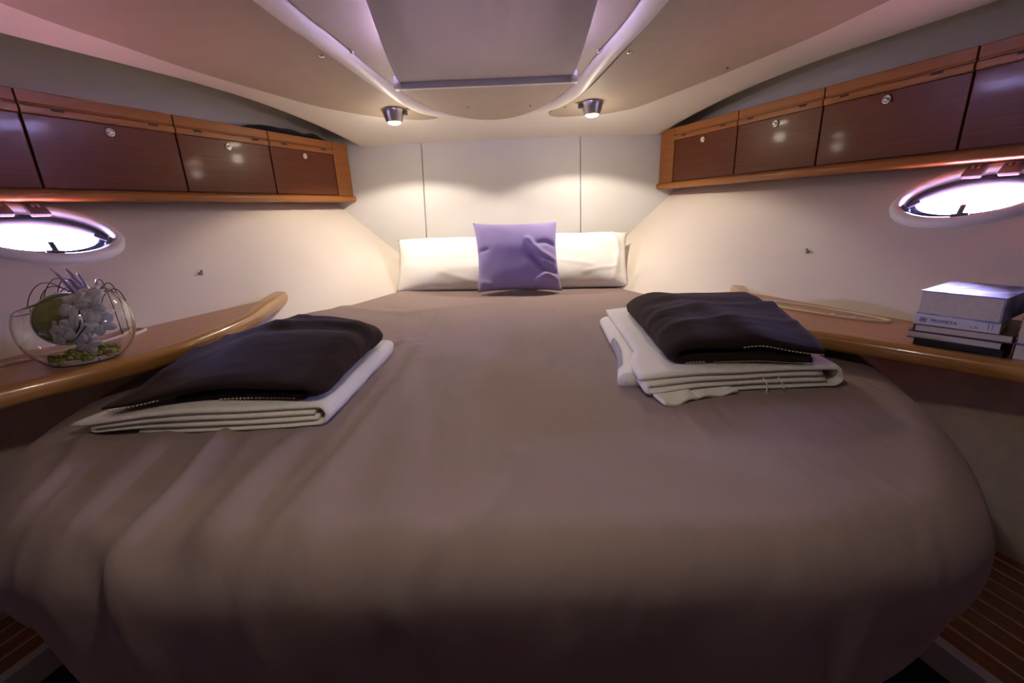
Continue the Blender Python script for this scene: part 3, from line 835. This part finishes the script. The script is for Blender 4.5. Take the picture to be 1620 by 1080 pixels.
# ------------------------------------------------------------------ folded towels and blankets
def ribbon(path, t):
    """offset a 2D centre line to both sides -> (upper, lower) lists"""
    P = [Vector(p) for p in path]; up = []; lo = []
    for i, p in enumerate(P):
        d = P[min(i + 1, len(P) - 1)] - P[max(i - 1, 0)]
        if d.length < 1e-9: d = Vector((1, 0))
        d.normalize(); n = Vector((-d.y, d.x)); up.append(p + n * t / 2); lo.append(p - n * t / 2)
    return up, lo
def serpentine(layers, t, gap=.0006, r=None):
    """layers: list of (u_start, u_end) from the bottom up, alternating direction; returns centre line"""
    pts = []; p = t + gap
    for i, (a, b) in enumerate(layers):
        z = t / 2 + i * p; n = 22
        for k in range(n + 1): pts.append((a + (b - a) * k / n, z))
        if i < len(layers) - 1:
            sgn = 1 if b > a else -1; b2 = layers[i + 1][0]
            for k in range(1, 8):
                ang = -PI / 2 + PI * k / 8
                pts.append((b + (b2 - b) * k / 8 + sgn * p / 2 * math.cos(ang), z + p / 2 + p / 2 * math.sin(ang)))
    return pts
def folded(name, path, t, length, org, ang, shape, mat, label, cat, group=None, nw=46, seed=0, rough=.0035, parent=None):
    """extrude a folded ribbon (u,z) along w; shape(u,z,w01)->(u,z,dw) deforms it"""
    ca, sa = math.cos(ang), math.sin(ang)
    paths = path if isinstance(path[0], list) else [path]
    mb = MB(); er = max(.02, 1.1 * t / length)
    for path in paths:
        up, lo = ribbon(path, t); loop = up + lo[::-1]; m = len(loop); rows = []
        for j in range(nw + 1):
            # finer rows near both ends
            q_ = j / nw; w01 = .5 - .5 * math.cos(PI * q_); w01 = .55 * w01 + .45 * q_ if 0 < j < nw else q_
            row = []
            for i, p in enumerate(loop):
                e = math.sqrt(max(0, 1 - (1 - min(1, min(w01, 1 - w01) / er)) ** 2))
                idx = i if i < len(up) else m - 1 - i; c = Vector(path[idx])
                q = c + (p - c) * (.12 + .88 * e)
                u, z, dw = shape(q.x, q.y, w01)
                wv = w01 * length + dw
                u += rough * nz(w01 * 6 + seed, q.y * 60, idx * .05); z += rough * .6 * nz(u * 9, wv * 9, seed + q.y * 25)
                x = org[0] + u * ca - wv * sa; y = org[1] + u * sa + wv * ca
                row.append((x, y, org[2] + z))
            rows.append(row)
        k0 = len(mb.v); mb.grid(rows, closed_u=True)
        k = len(up)
        for base in (k0, k0 + nw * m):
            for i in range(k - 1): mb.f.append((base + i, base + i + 1, base + m - 2 - i, base + m - 1 - i))
    o = mb.build(name, mat)
    props(o, label, cat, group)
    def P(u, z, w01):
        uu, zz, dw = shape(u, z, w01); wv = w01 * length + dw
        return Vector((org[0] + uu * ca - wv * sa, org[1] + uu * sa + wv * ca, org[2] + zz))
    return o, P
def wrap(ub, ur, ut, t, layers, gap=.0006, n=22):
    """one cloth layer running along the bottom, round a big fold at ur and back over the top"""
    p = t + gap; H = p * (layers - 1); pts = [(ub + (ur - ub) * k / n, t / 2) for k in range(n + 1)]
    sg = 1 if ur > ub else -1
    for k in range(1, 12):
        a = -PI / 2 + PI * k / 12; pts.append((ur + sg * H * .42 * math.cos(a), t / 2 + H / 2 + H / 2 * math.sin(a)))
    pts += [(ur + (ut - ur) * k / n, t / 2 + H) for k in range(n + 1)]
    return pts
def hairpin(ua, ub, uc, z0, t, gap=.0006, n=20):
    p = t + gap; sg = 1 if ub > ua else -1
    pts = [(ua + (ub - ua) * k / n, z0) for k in range(n + 1)]
    for k in range(1, 8):
        a = -PI / 2 + PI * k / 8; pts.append((ub + sg * p * .5 * math.cos(a), z0 + p / 2 + p / 2 * math.sin(a)))
    pts += [(ub + (uc - ub) * k / n, z0 + p) for k in range(n + 1)]
    return pts
def stitches(P, fn, n, parent, r=.0011, ln=.0042, out=Vector((0, -.001, 0))):
    mb = MB()
    for k in range(n):
        a, b = fn(k / n), fn((k + .55) / n)
        mb.tube([P(*a) + out, (P(*a) + P(*b)) / 2 + out * 1.6, P(*b) + out], r, 5)
    return mb.build('stitching', M['stitch'], parent)

# left pile: towel
t = .0098
def shp(u, z, w):
    tip = sm(.10, 0, u) * sm(.25, 0, w)
    zz = z - .004 * sm(.12, 0, u) * (z / .05) + .004 * math.sin(u * 9 + w * 3) * (z / .05)
    return u - .035 * tip + .02 * w, max(.0, zz * (1 - .18 * sm(.1, 0, u))), -.012 * math.sin(u * 7 + z * 20) - .01 * tip
path = [wrap(.075, .378, .0, t, 4), hairpin(.378, .030, .372, t * 1.5 + .0006, t)]
tl, PT = folded('towel', path, t, .40, (-.722, .706, on_bed(-.5, .85) - .004), .005, shp, M['towel'], 'folded white bath towel under the black blanket on the left of the bed', 'towel', 'folded white towels under the blankets', seed=3)
# left pile: fleece blanket
tb = .035
zbl = on_bed(-.5, .9) - .004 + .0412
def shb(u, z, w):
    h = z / .072
    drop = -.034 * h * sm(.42, -.02, w) - .026 * h * sm(.18, -.02, u) - .016 * sm(.72, 1, w) * h
    dome = .016 * h * math.sin(PI * min(1, max(0, u / .36))) * math.sin(PI * min(1, w * .9 + .1))
    wr = h * (.007 * math.exp(-((w - .55 - .35 * (u - .15)) / .05) ** 2) + .006 * math.exp(-((w - .78 + .3 * u) / .04) ** 2) + .006 * math.exp(-((u - .10 - .1 * w) / .02) ** 2) * sm(.2, .5, w) - .005 * math.exp(-((w - .40 - .5 * (u - .1)) / .05) ** 2))
    return u + .015 * w - .012 * sm(.2, 0, w) * h, max(0, z + drop + dome + wr), .016 * math.sin(u * 9) - .030 * h * sm(.3, 0, w) - .06 * sm(.20, .36, u) * sm(.55, 1, w)
path = serpentine([(.085, .318), (.322, -.012)], tb, .0008)
bl, PB_ = folded('blanket', path, tb, .395, (-.680, .722, zbl), .01, shb, M['fleece'], 'thick folded black fleece blanket on the left pile, lying flat and rounded', 'blanket', 'folded black blankets', seed=8, rough=.004)
stitches(PB_, lambda k: (-.006 + .085 * k, 1.5 * tb - .002, 0.0), 13, bl, out=Vector((0, -.003, -.001)))
stitches(PB_, lambda k: (.160 + .14 * k, .5 * tb - .003, 0.0), 20, bl, out=Vector((0, -.003, -.001)))

# right pile: towel
zr_ = on_bed(.45, .9) - .003
def shr(u, z, w):
    zz = z + .003 * math.sin(u * 11 + 1) * (z / .05) - .004 * sm(.06, 0, u) * (z / .05)
    lo = 1 - z / .055
    return u - .05 * sm(.30, .10, w) * sm(.12, 0, u) * (0.6) + .02 * w, max(0, zz), -.010 * math.sin(u * 8 + 2) - .03 * lo * sm(.12, .02, u) * sm(.3, 0, w)
path = [wrap(.03, .360, .0, .0118, 4), hairpin(.345, .020, .335, .0118 * 1.5 + .0006, .0118)]
tr, PTR = folded('towel', path, .0118, .58, (.268, .800, zr_), -.025, shr, M['towel'], 'folded white towel with a grey printed band under the black blanket on the right', 'towel', 'folded white towels under the blankets', seed=5)
# rolled hem with the printed band on the inboard side, loose flap and threads at the front
hem = crom([Vector(PTR(-.006, .018, .10)) , Vector(PTR(-.008, .018, .35)), Vector(PTR(-.006, .018, .60)), Vector(PTR(-.002, .018, .92))], 12)
def sweep(pts, ra, rb, n=14, cap=True):
    mb = MB(); rows = []
    for i, p in enumerate(pts):
        d = (pts[min(i + 1, len(pts) - 1)] - pts[max(i - 1, 0)]).normalized(); a = d.cross(Vector((0, 0, 1))).normalized(); b = a.cross(d)
        rows.append([p + a * ra * math.cos(2 * PI * k / n) + b * rb * math.sin(2 * PI * k / n) for k in range(n)])
    mb.grid(rows, closed_u=True)
    if cap: mb.f += [tuple(range(n)), tuple((len(rows) - 1) * n + k for k in range(n))]
    return mb
sweep(hem, .024, .018).build('rolled_hem', M['towel'], tr)
bandp = hem[5:22]
mb = MB(); rows = []
for i, p in enumerate(bandp):
    d = (bandp[min(i + 1, len(bandp) - 1)] - bandp[max(i - 1, 0)]).normalized(); a = d.cross(Vector((0, 0, 1))).normalized(); b = a.cross(d)
    rows.append([p - a * .0248 * math.cos(q) + b * .0188 * math.sin(q) for q in [-.35 + 1.3 * k / 8 for k in range(9)]])
mb.grid(rows).build('printed_band', M['print'], tr)
# loose corners of cloth hanging out at the front left
for u0, wu, ln_, zz in ((.020, .055, .030, .012), (.075, .075, .020, .008)):
    rows = []
    for i in range(13):
        a = i / 12; row = []
        for j in range(7):
            b = j / 6
            base = PTR(u0 + wu * a, zz, 0)
            row.append(base + Vector((.014 * b, -ln_ * b * (1 - .35 * a) - .001, .005 * (1 - b) - (zz - .005) * b + .004 * b * math.sin(a * 8 + u0 * 90))))
        rows.append(row)
    MB().grid(rows).build('loose_corner', M['towel'], tr, solid=.008, sub=1)
for u, dz in ((.215, 0), (.245, .012)):
    p = PTR(u, .030, 0) + Vector((0, -.004, 0))
    MB().tube([p, p + Vector((.006, -.007, -.012)), p + Vector((.004, -.010, -.026 + dz)), p + Vector((.010, -.011, -.036 + dz))], .0011, 6).build('loose_thread', M['towel'], tr)
# right pile: fleece blanket
zbr = zr_ + .0475
def shrb(u, z, w):
    h = z / .070
    drop = -.010 * h * sm(.16, 0, w) - .012 * h * sm(.08, 0, u) - .020 * h * sm(.18, .30, u) * sm(.6, 0, w) - .012 * h * sm(.8, 1, w)
    wr = h * (.007 * math.exp(-((w - .35 - .4 * u) / .05) ** 2) - .006 * math.exp(-((w - .62 + .2 * u) / .06) ** 2) + .006 * math.exp(-((u - .18 + .12 * w) / .03) ** 2) + .005 * math.exp(-((w - .15 - .2 * u) / .03) ** 2))
    return u * (1 + .06 * w) + .025 * w, max(0, z + drop + wr + .008 * h * math.sin(PI * w)), .012 * math.sin(u * 9 + 1) - .014 * h * sm(.2, 0, w)
tb = .034
path = serpentine([(.283, .042), (.038, .298)], tb, .0012)
br, PBR = folded('blanket', path, tb, .47, (.296, .818, zbr), -.03, shrb, M['fleece'], 'thick folded black fleece blanket on the right pile with a rolled left fold', 'blanket', 'folded black blankets', seed=12, rough=.004)
stitches(PBR, lambda k: (.150 + .148 * k, 1.5 * tb - .003, 0.0), 22, br, out=Vector((0, -.003, -.001)))
stitches(PBR, lambda k: (.045 + .040 * k, .5 * tb - .003, 0.0), 6, br, out=Vector((0, -.003, -.001)))
stitches(PBR, lambda k: (.10 + .18 * k, .5 * tb - .004, 0.0), 30, br, r=.0008, out=Vector((0, -.003, -.001)))

# ------------------------------------------------------------------ black cloth on top of the left locker
rows = []
for i in range(25):
    a = i / 24; y = 1.93 + .40 * a; x0_, k_, yr_ = KR[-1]
    row = []
    for j in range(13):
        b = j / 12; x = -(x0_ + k_ * (yr_ - y) + .012 + .11 * b)
        h = .034 * math.sin(PI * (.05 + .9 * b)) * min(1, 5 * a + .25) * min(1, 6 * (1 - a) + .1) * (1 + .35 * nz(a * 5, b * 3, 2))
        row.append((x, y, ZT + .001 + max(0, h)))
    rows.append(row)
o = MB().grid(rows).build('folded_cloth', M['blackcloth'], solid=.002)
props(o, 'black cloth tucked on top of the left overhead locker', 'cloth')

# ------------------------------------------------------------------ ceiling downlights
def downlight(s, x, y, label):
    z = zc(x, y) - .006
    th = thing('downlight', (x, y, z - .05), label, 'lamp', 'ceiling downlights')
    MB().lathe([(.001, z + .002), (.046, z + .002), (.046, z - .004), (.041, z - .016), (.034, z - .038), (.031, z - .044), (.027, z - .045), (.026, z - .040), (.001, z - .036)], (x, y, 0), None, 36, caps=False).build('housing', M['steel'], th, angle=40)
    MB().lathe([(.0255, z - .041), (.0245, z - .047), (.018, z - .051), (.009, z - .053), (.0005, z - .0535)], (x, y, 0), None, 28).build('lens', M['bulb'], th)
    sx = x - s * .050
    MB().box((sx, y - .005, z - .012), (.008, .008, .010)).build('switch', M['grey_plastic'], th, bevel=.004, seg=3)
    L = bpy.data.lights.new('downlight_beam', 'SPOT'); L.energy = LAMP_SPOT; L.color = LAMP_COL; L.spot_size = math.radians(136); L.spot_blend = .22; L.shadow_soft_size = .022
    lo = bpy.data.objects.new('downlight_beam', L); COL.objects.link(lo); lo.location = (x, y, z - .060 + Z0)
    G = bpy.data.lights.new('downlight_glow', 'POINT'); G.energy = LAMP_GLOW; G.color = LAMP_COL; G.shadow_soft_size = .022
    go = bpy.data.objects.new('downlight_glow', G); COL.objects.link(go); go.location = (x, y, z - .110 + Z0)
downlight(-1, -.442, 1.988, 'lit steel downlight on the ceiling left of the roller blind')
downlight(1, .366, 2.000, 'lit steel downlight on the ceiling right of the roller blind')

# ------------------------------------------------------------------ roller blind under the hatch
bt = thing('roller_blind', (-.045, 1.5, .37), 'pale roller blind drawn under the ceiling hatch', 'blind')
BXa, BXb, BY, BZ = -.316, .222, 1.520, .388
rows = []
for i in range(61):
    a = i / 60; y = BY - .004 - a * (BY - .60); row = []
    xa = BXa + .006 + .045 * min(1, a * 2); xb = BXb - .006 - .010 * min(1, a * 2)
    zb_ = BZ + (.4285 - BZ) * min(1, a * 1.9) - .012 * math.sin(PI * min(1, a * 1.9))
    for j in range(41):
        b = j / 40
        f_ = -.004 - .010 * sm(.08, .5, a) * math.exp(-((b - .56 - .12 * a) / .035) ** 2) - .009 * sm(.08, .5, a) * math.exp(-((b - .42 - .10 * a) / .04) ** 2) - .003 * a * (1 + math.sin(b * 11))
        edge = -.006 * math.exp(-(min(b, 1 - b) / .03) ** 2) * sm(0, .1, a)
        row.append((xa + (xb - xa) * b, y, zb_ + f_ + edge))
    rows.append(row)
MB().grid(rows).build('fabric', M['blind'], bt, solid=.0012)
MB().box(((BXa + BXb) / 2, BY, BZ - .011), ((BXb - BXa) / 2 - .004, .009, .0115)).build('bottom_bar', M['alu'], bt, bevel=.004, seg=3)
for x in (BXa, BXb):
    MB().box((x, BY - .004, BZ - .006), (.010, .015, .018)).build('end_cap', M['white_plastic'], bt, bevel=.005, seg=3)

# ------------------------------------------------------------------ ceiling screw caps and wall studs
for i, (x, y, lbl) in enumerate([(-.497, 1.412, 'small screw cap on the ceiling just outside the left rail'), (-.408, 1.399, 'small screw cap on the ceiling just inside the left rail'),
                 (.287, 1.477, 'small screw cap on the ceiling just inside the right rail'), (.382, 1.493, 'small screw cap on the ceiling just outside the right rail'),
                 (.746, 1.649, 'dark screw cap at the outer edge of the right ceiling panel'), (-.140, 2.000, 'tiny screw cap at the bow end of the middle ceiling panel, left'),
                 (-.330, 2.035, 'tiny screw cap beside the left downlight'), (.115, 2.010, 'tiny screw cap at the bow end of the middle ceiling panel, right'), (.262, 2.040, 'tiny screw cap beside the right downlight')]):
    r = .0075 if i < 4 else .005; z = zc(x, y) - .006
    o = MB().lathe([(r, z + .002), (r, z - .002), (r * .75, z - .0045), (r * .3, z - .0055), (.0003, z - .0057)], (x, y, 0), None, 18).build('screw_cap', M['chrome'] if i < 4 else M['vinyl'])
    props(o, lbl, 'screw', 'ceiling screw caps')
for s, y, z, lbl in ((1, 1.433, -.166, 'small metal stud on the right hull side above the shelf'), (-1, 1.420, -.155, 'small metal stud on the left hull side above the shelf')):
    n_ = Vector((-s, -.39, 1.2)).normalized(); q = Vector((0, 0, 1)).rotation_difference(n_).to_matrix()
    o = MB().lathe([(.0075, -.001), (.0075, .002), (.004, .003), (.004, .009), (.0055, .011), (.004, .014), (.0003, .0145)], (s * wallx(y, z), y, z), q, 18).build('stud', M['steel'])
    props(o, lbl, 'stud', 'wall studs')

# ------------------------------------------------------------------ glass bowl with flowers on the left shelf
VC = Vector((-.868, .868, zL + .0715)); VR = .0905
def bowl():
    N, K = 72, 36; rows = []
    b0 = math.acos(-.0705 / VR)           # polar angle of the flat base measured from the top
    outer = []
    for i in range(K + 1):
        q = i / K; row = []
        for k in range(N):
            az = 2 * PI * k / N
            # slanting cut: low on the left, high on the right
            lo_, hi_ = .15, 2.2
            for _ in range(30):
                md = (lo_ + hi_) / 2
                if math.cos(md) - .60 - .30 * math.sin(md) * math.cos(az) > 0: lo_ = md
                else: hi_ = md
            top = lo_
            th_ = b0 + (top - b0) * q
            row.append(VC + Vector((math.sin(th_) * math.cos(az), math.sin(th_) * math.sin(az), math.cos(th_))) * VR)
        rows.append(row)
    inner = [[VC + (p - VC) * .965 for p in r] for r in rows]
    base = [[Vector((VC.x, VC.y, VC.z - .0705)) + (p - Vector((VC.x, VC.y, VC.z - .0705))) * .01 for p in rows[0]]]
    basei = [[Vector((VC.x, VC.y, VC.z - .0665)) + (p - Vector((VC.x, VC.y, VC.z - .0665))) * .01 for p in inner[0]]]
    allr = base + rows + inner[::-1] + basei
    mb = MB().grid(allr, closed_u=True)
    o = mb.build('glass_bowl', M['glass'])
    props(o, 'round clear glass bowl with a slanting rim on the left shelf', 'bowl')
bowl()
# green lacquered half shell standing in the bowl
gd = thing('green_disc', VC + Vector((-.010, .0, -.06)), 'green round dish with a pale rim standing in the glass bowl', 'dish')
fn = Vector((.42, -.86, .30)).normalized(); q = Vector((0, 0, 1)).rotation_difference(fn).to_matrix()
gc = VC + Vector((-.026, .008, .012))
MB().lathe([(.0505, .001), (.0505, .004), (.045, .006), (.030, .010), (.012, .012), (.0005, .0125)], gc, q, 40).build('face', M['green'], gd)
MB().lathe([(.0475, .0035), (.0525, .0045), (.0540, 0), (.0510, -.010), (.040, -.020), (.020, -.027), (.0005, -.028)], gc, q, 40).build('rim', M['greenrim'], gd)
# moss
mb = MB(); rnd = random.Random(3)
for k in range(110):
    a = rnd.uniform(0, 2 * PI); r = .056 * math.sqrt(rnd.uniform(0, 1)); c = VC + Vector((r * math.cos(a), r * math.sin(a), -.0615 + rnd.uniform(0, .020) * (1 - r / .075)))
    mb.sphere(c, rnd.uniform(.003, .0055), 7, 5, (1, 1, .8))
o = mb.build('moss', M['moss']); props(o, 'clump of yellow green moss at the bottom of the glass bowl', 'moss', kind='stuff')
# orchid spray
orc = thing('orchid_spray', VC + Vector((.04, 0, -.06)), 'white silk orchid spray on the right side of the glass bowl', 'flowers')
def blossom(c, d, sz, seed):
    d = Vector(d).normalized(); q = Vector((0, 0, 1)).rotation_difference(d).to_matrix() @ Matrix.Rotation(seed, 3, 'Z')
    core = MB().sphere(c + d * .003, sz * .10, 10, 7).build('blossom_centre', M['pistil'], orc)
    for k in range(5):
        a = 2 * PI * k / 5; rows = []
        wide = .46 if k % 2 else .36
        for i in range(8):
            t_ = i / 7; rad = sz * (.08 + .92 * t_); wd = sz * wide * math.sin(PI * min(.97, .10 + .82 * t_)) ** .8
            row = []
            for j in range(7):
                u_ = (j / 6 - .5) * 2
                z_ = sz * (.10 + .38 * t_ - .34 * t_ * t_ - .16 * u_ * u_ * (t_) + .05 * math.sin(6 * u_ + seed))
                p = Vector((rad * math.cos(a) - wd * u_ * math.sin(a), rad * math.sin(a) + wd * u_ * math.cos(a), z_))
                row.append(c + q @ p)
            rows.append(row)
        MB().grid(rows).build('petal', M['petal'], core, solid=.0008)
for i, (dx, dy, dz, d, sz) in enumerate([(.026, -.030, .044, (-.1, -1, .7), .030), (.050, -.026, .036, (.3, -.9, .5), .028), (.004, -.055, -.004, (-.4, -1, .1), .024), (.036, -.052, .002, (.1, -1, .1), .028),
                              (.038, -.008, .058, (.1, -.6, .9), .026), (.060, -.026, .006, (.7, -.7, .1), .024), (.044, -.046, -.026, (.3, -1, -.1), .022)]):
    blossom(VC + Vector((dx + .006, dy + .006, dz)) * 1.0, d, sz * 1.0, i * 1.3)
MB().tube(crom([VC + Vector((.015, -.01, -.055)), VC + Vector((.030, -.045, -.020)), VC + Vector((.055, -.050, .010)), VC + Vector((.048, -.035, .035))], 8), .0014, 6).build('stem', M['stem'], orc)
MB().tube(crom([VC + Vector((.030, -.045, -.020)), VC + Vector((.050, -.058, -.012)), VC + Vector((.064, -.048, .008))], 6), .0011, 6).build('stem', M['stem'], orc)
# dried grass and silver leaves
gr = thing('dried_grass_bunch', VC + Vector((.0, .03, -.05)), 'looping dried grass with shiny silver leaves rising behind the glass bowl', 'dried flowers')
root = VC + Vector((.014, .032, .002))
loops = [(-.165, .03, .072, -.150), (-.150, .05, .078, -.125), (-.130, .02, .066, -.112), (-.115, .04, .060, -.090), (-.10, .03, .078, -.080), (-.080, .02, .056, -.066), (.040, .02, .068, .046), (.052, .02, .056, .055), (.030, .01, .076, .036)]
for a, b, h, e in loops:
    P_ = [root, root + Vector((a * .35, b * .5, h * .85)), root + Vector((a * .75, b, h * 1.05)), root + Vector((a * 1.0, b, h * .45)), root + Vector((e * 1.02, b * .6, -.035))]
    MB().tube(crom(P_, 10), .0010, 5).build('grass_blade', M['grass'], gr)
for i, (dx, dz, ln, wd, tilt) in enumerate([(-.020, .02, .098, .013, -.42), (-.008, .02, .118, .013, -.25), (.004, .02, .100, .012, -.05), (.012, .02, .086, .010, .15), (-.030, .02, .088, .012, -.75), (-.012, .02, .130, .007, -.42), (-.026, .02, .075, .012, -.60), (.0, .02, .092, .011, -.16)]):
    d = Vector((math.sin(tilt), .05, math.cos(tilt))).normalized(); sd = Vector((math.cos(tilt), -.2, -math.sin(tilt))).normalized(); nn = d.cross(sd)
    st = root + Vector((dx * .3, -.005 * i * .4, .012)); rows = []
    for k in range(9):
        t_ = k / 8; wdt = wd * math.sin(PI * (.06 + .90 * t_)) ** .7 * .72
        p = st + d * ln * .86 * t_ + sd * .012 * t_ * t_ * (1 if tilt > 0 else -1)
        rows.append([p - sd * wdt + nn * wdt * .5, p, p + sd * wdt + nn * wdt * .5])
    MB().grid(rows).build('silver_leaf', M['silver'], gr, solid=.0006)

# ------------------------------------------------------------------ books on the right shelf
BX = Vector((.583, -.812, 0)).normalized()      # along the shelf, towards the camera
BYv = Vector((.812, .583, 0)).normalized()      # outboard
def book(label, c, ln, dp, th, rot, mats, zb, spine='none', curve=0.0, tilt=0.0, group='books on the right shelf'):
    """c: plan centre; ln along BX; dp along BYv; spine on 'front' (facing the berth), 'near', or 'far'"""
    cov, = mats
    R = Matrix.Rotation(rot, 3, 'Z') @ Matrix((BX, BYv, Vector((0, 0, 1)))).transposed() @ Matrix.Rotation(tilt, 3, 'Y')
    C3 = Vector((c[0], c[1], zb))
    t_ = thing('book', C3, label, 'book', group)
    ct = .0016
    P = lambda x, y, z: C3 + R @ Vector((x, y, z))
    hl, hd = ln / 2, dp / 2
    ins = .002
    pg = MB().box8([P(-hl + ins, -hd + ins, ct), P(hl - ins, -hd + ins, ct), P(hl - ins, hd - ins, ct), P(-hl + ins, hd - ins, ct), P(-hl + ins, -hd + ins, th - ct), P(hl - ins, -hd + ins, th - ct), P(hl - ins, hd - ins, th - ct), P(-hl + ins, hd - ins, th - ct)])
    pg.build('pages', M['paper'], t_, smooth=False)
    def bx(x0, x1, y0, y1, z0, z1, nm, mat, **k):
        return MB().box8([P(x0, y0, z0), P(x1, y0, z0), P(x1, y1, z0), P(x0, y1, z0), P(x0, y0, z1), P(x1, y0, z1), P(x1, y1, z1), P(x0, y1, z1)]).build(nm, mat, t_, **k)
    bx(-hl, hl, -hd, hd, 0, ct, 'cover', cov, smooth=False)
    bx(-hl, hl, -hd, hd, th - ct, th, 'cover', cov, smooth=False)
    if spine == 'front': bx(-hl, hl, -hd - .0012, -hd + .001, 0, th, 'spine', cov, bevel=.001)
    if spine == 'back': bx(-hl, hl, hd - .001, hd + .0012, 0, th, 'spine', cov, bevel=.001)
    if spine == 'near': bx(hl - .001, hl + .0012, -hd, hd, 0, th, 'spine', cov, bevel=.001)
    if spine == 'far': bx(-hl - .0012, -hl + .001, -hd, hd, 0, th, 'spine', cov, bevel=.001)
    return t_, R, C3
fc = Vector((.847, .804, 0))                    # middle of the front edge of the pile
z_ = zR + .0012
def put(off, dp): q = fc + BX * off + BYv * (dp / 2 + .004); return (q.x, q.y)
book('thin black paperback at the bottom of the book pile', put(.004, .16), .126, .16, .013, 0, (M['black_cover'],), z_, 'front'); z_ += .0132
book('paperback with a navy cover and pages facing out, second from the bottom', put(-.006, .155), .132, .155, .0145, .03, (M['navy'],), z_, 'back'); z_ += .0147
book('brown hardback below the white-spined book, pages facing out', put(.002, .155), .136, .155, .0145, .045, (M['brown_cover'],), z_, 'far'); z_ += .0147
bw_, R_, C_ = book('white paperback with blue lettering on its spine in the pile', put(-.006, .15), .120, .15, .020, .01, (M['spine_white'],), z_, 'front')
sp = C_ + R_ @ Vector((0, -.15 / 2 - .0016, .0098))
TM = Matrix((R_ @ Vector((1, 0, 0)), Vector((0, 0, 1)), R_ @ Vector((0, -1, 0)))).transposed()
text_mesh('lettering', 'PROMETA', .0086, M['ink'], bw_, sp + TM @ Vector((-.016, .0, 0)), TM)
text_mesh('lettering', 'L. D', .0058, M['ink_black'], bw_, sp + TM @ Vector((.026, -.003, 0)), TM)
fr_ = MB()
for a, b, hx, hy in ((0, .0034, .0046, .0006), (0, -.0034, .0046, .0006), (-.0042, 0, .0006, .0034), (.0042, 0, .0006, .0034), (0, 0, .0022, .0016)):
    fr_.box(sp + TM @ Vector((-.046 + a, b, 0)), (hx, hy, .0002), TM)
fr_.build('emblem', M['ink'], bw_, smooth=False)
for a in (.0445, .0495):
    MB().box(sp + TM @ Vector((a, .002, 0)), (.0003, .006, .0002), TM).build('emblem', M['ink'], bw_, smooth=False)
z_ += .0202
book('thick paperback with a blue sky printed cover on top of the pile', put(.002, .165), .118, .165, .046, -.10, (M['cover_blue'],), z_, 'near')
# second pile at the edge of the picture
z2 = zR + .0012
fc2 = Vector((.892, .749, 0))
def put2(off, dp): q = fc2 + BX * off + BYv * (dp / 2); return (q.x, q.y)
book('hardback with a brown cover at the bottom of the nearer book pile', put2(.075, .16), .140, .16, .030, .0, (M['brown_cover'],), z2, 'far')
book('thick paperback with a pale blue cover on the nearer book pile', put2(.073, .15), .135, .15, .046, .0, (M['cover_blue'],), z2 + .0302, 'back')

# ------------------------------------------------------------------ unseen downlight added over the berth foot to light the towel fronts
def added_lamp():
    x, y = -.05, .33; z = zc(x, y) - .006
    th = thing('downlight', (x, y, z - .05), 'added steel downlight over the foot of the berth, unseen, lighting the towel fronts', 'lamp', 'ceiling downlights')
    MB().lathe([(.001, z + .002), (.046, z + .002), (.041, z - .016), (.031, z - .044), (.026, z - .040), (.001, z - .036)], (x, y, 0), None, 36, caps=False).build('housing', M['steel'], th, angle=40)
    MB().lathe([(.0255, z - .041), (.018, z - .051), (.0005, z - .0535)], (x, y, 0), None, 28).build('lens', M['bulb'], th)
    L = bpy.data.lights.new('added_downlight_beam', 'SPOT'); L.energy = ADDED_LAMP; L.color = LAMP_COL; L.spot_size = math.radians(146); L.spot_blend = .75; L.shadow_soft_size = .03
    lo = bpy.data.objects.new('added_downlight_beam', L); COL.objects.link(lo); lo.location = (x, y, z - .060 + Z0)
if ADDED_LAMP > 0: added_lamp()
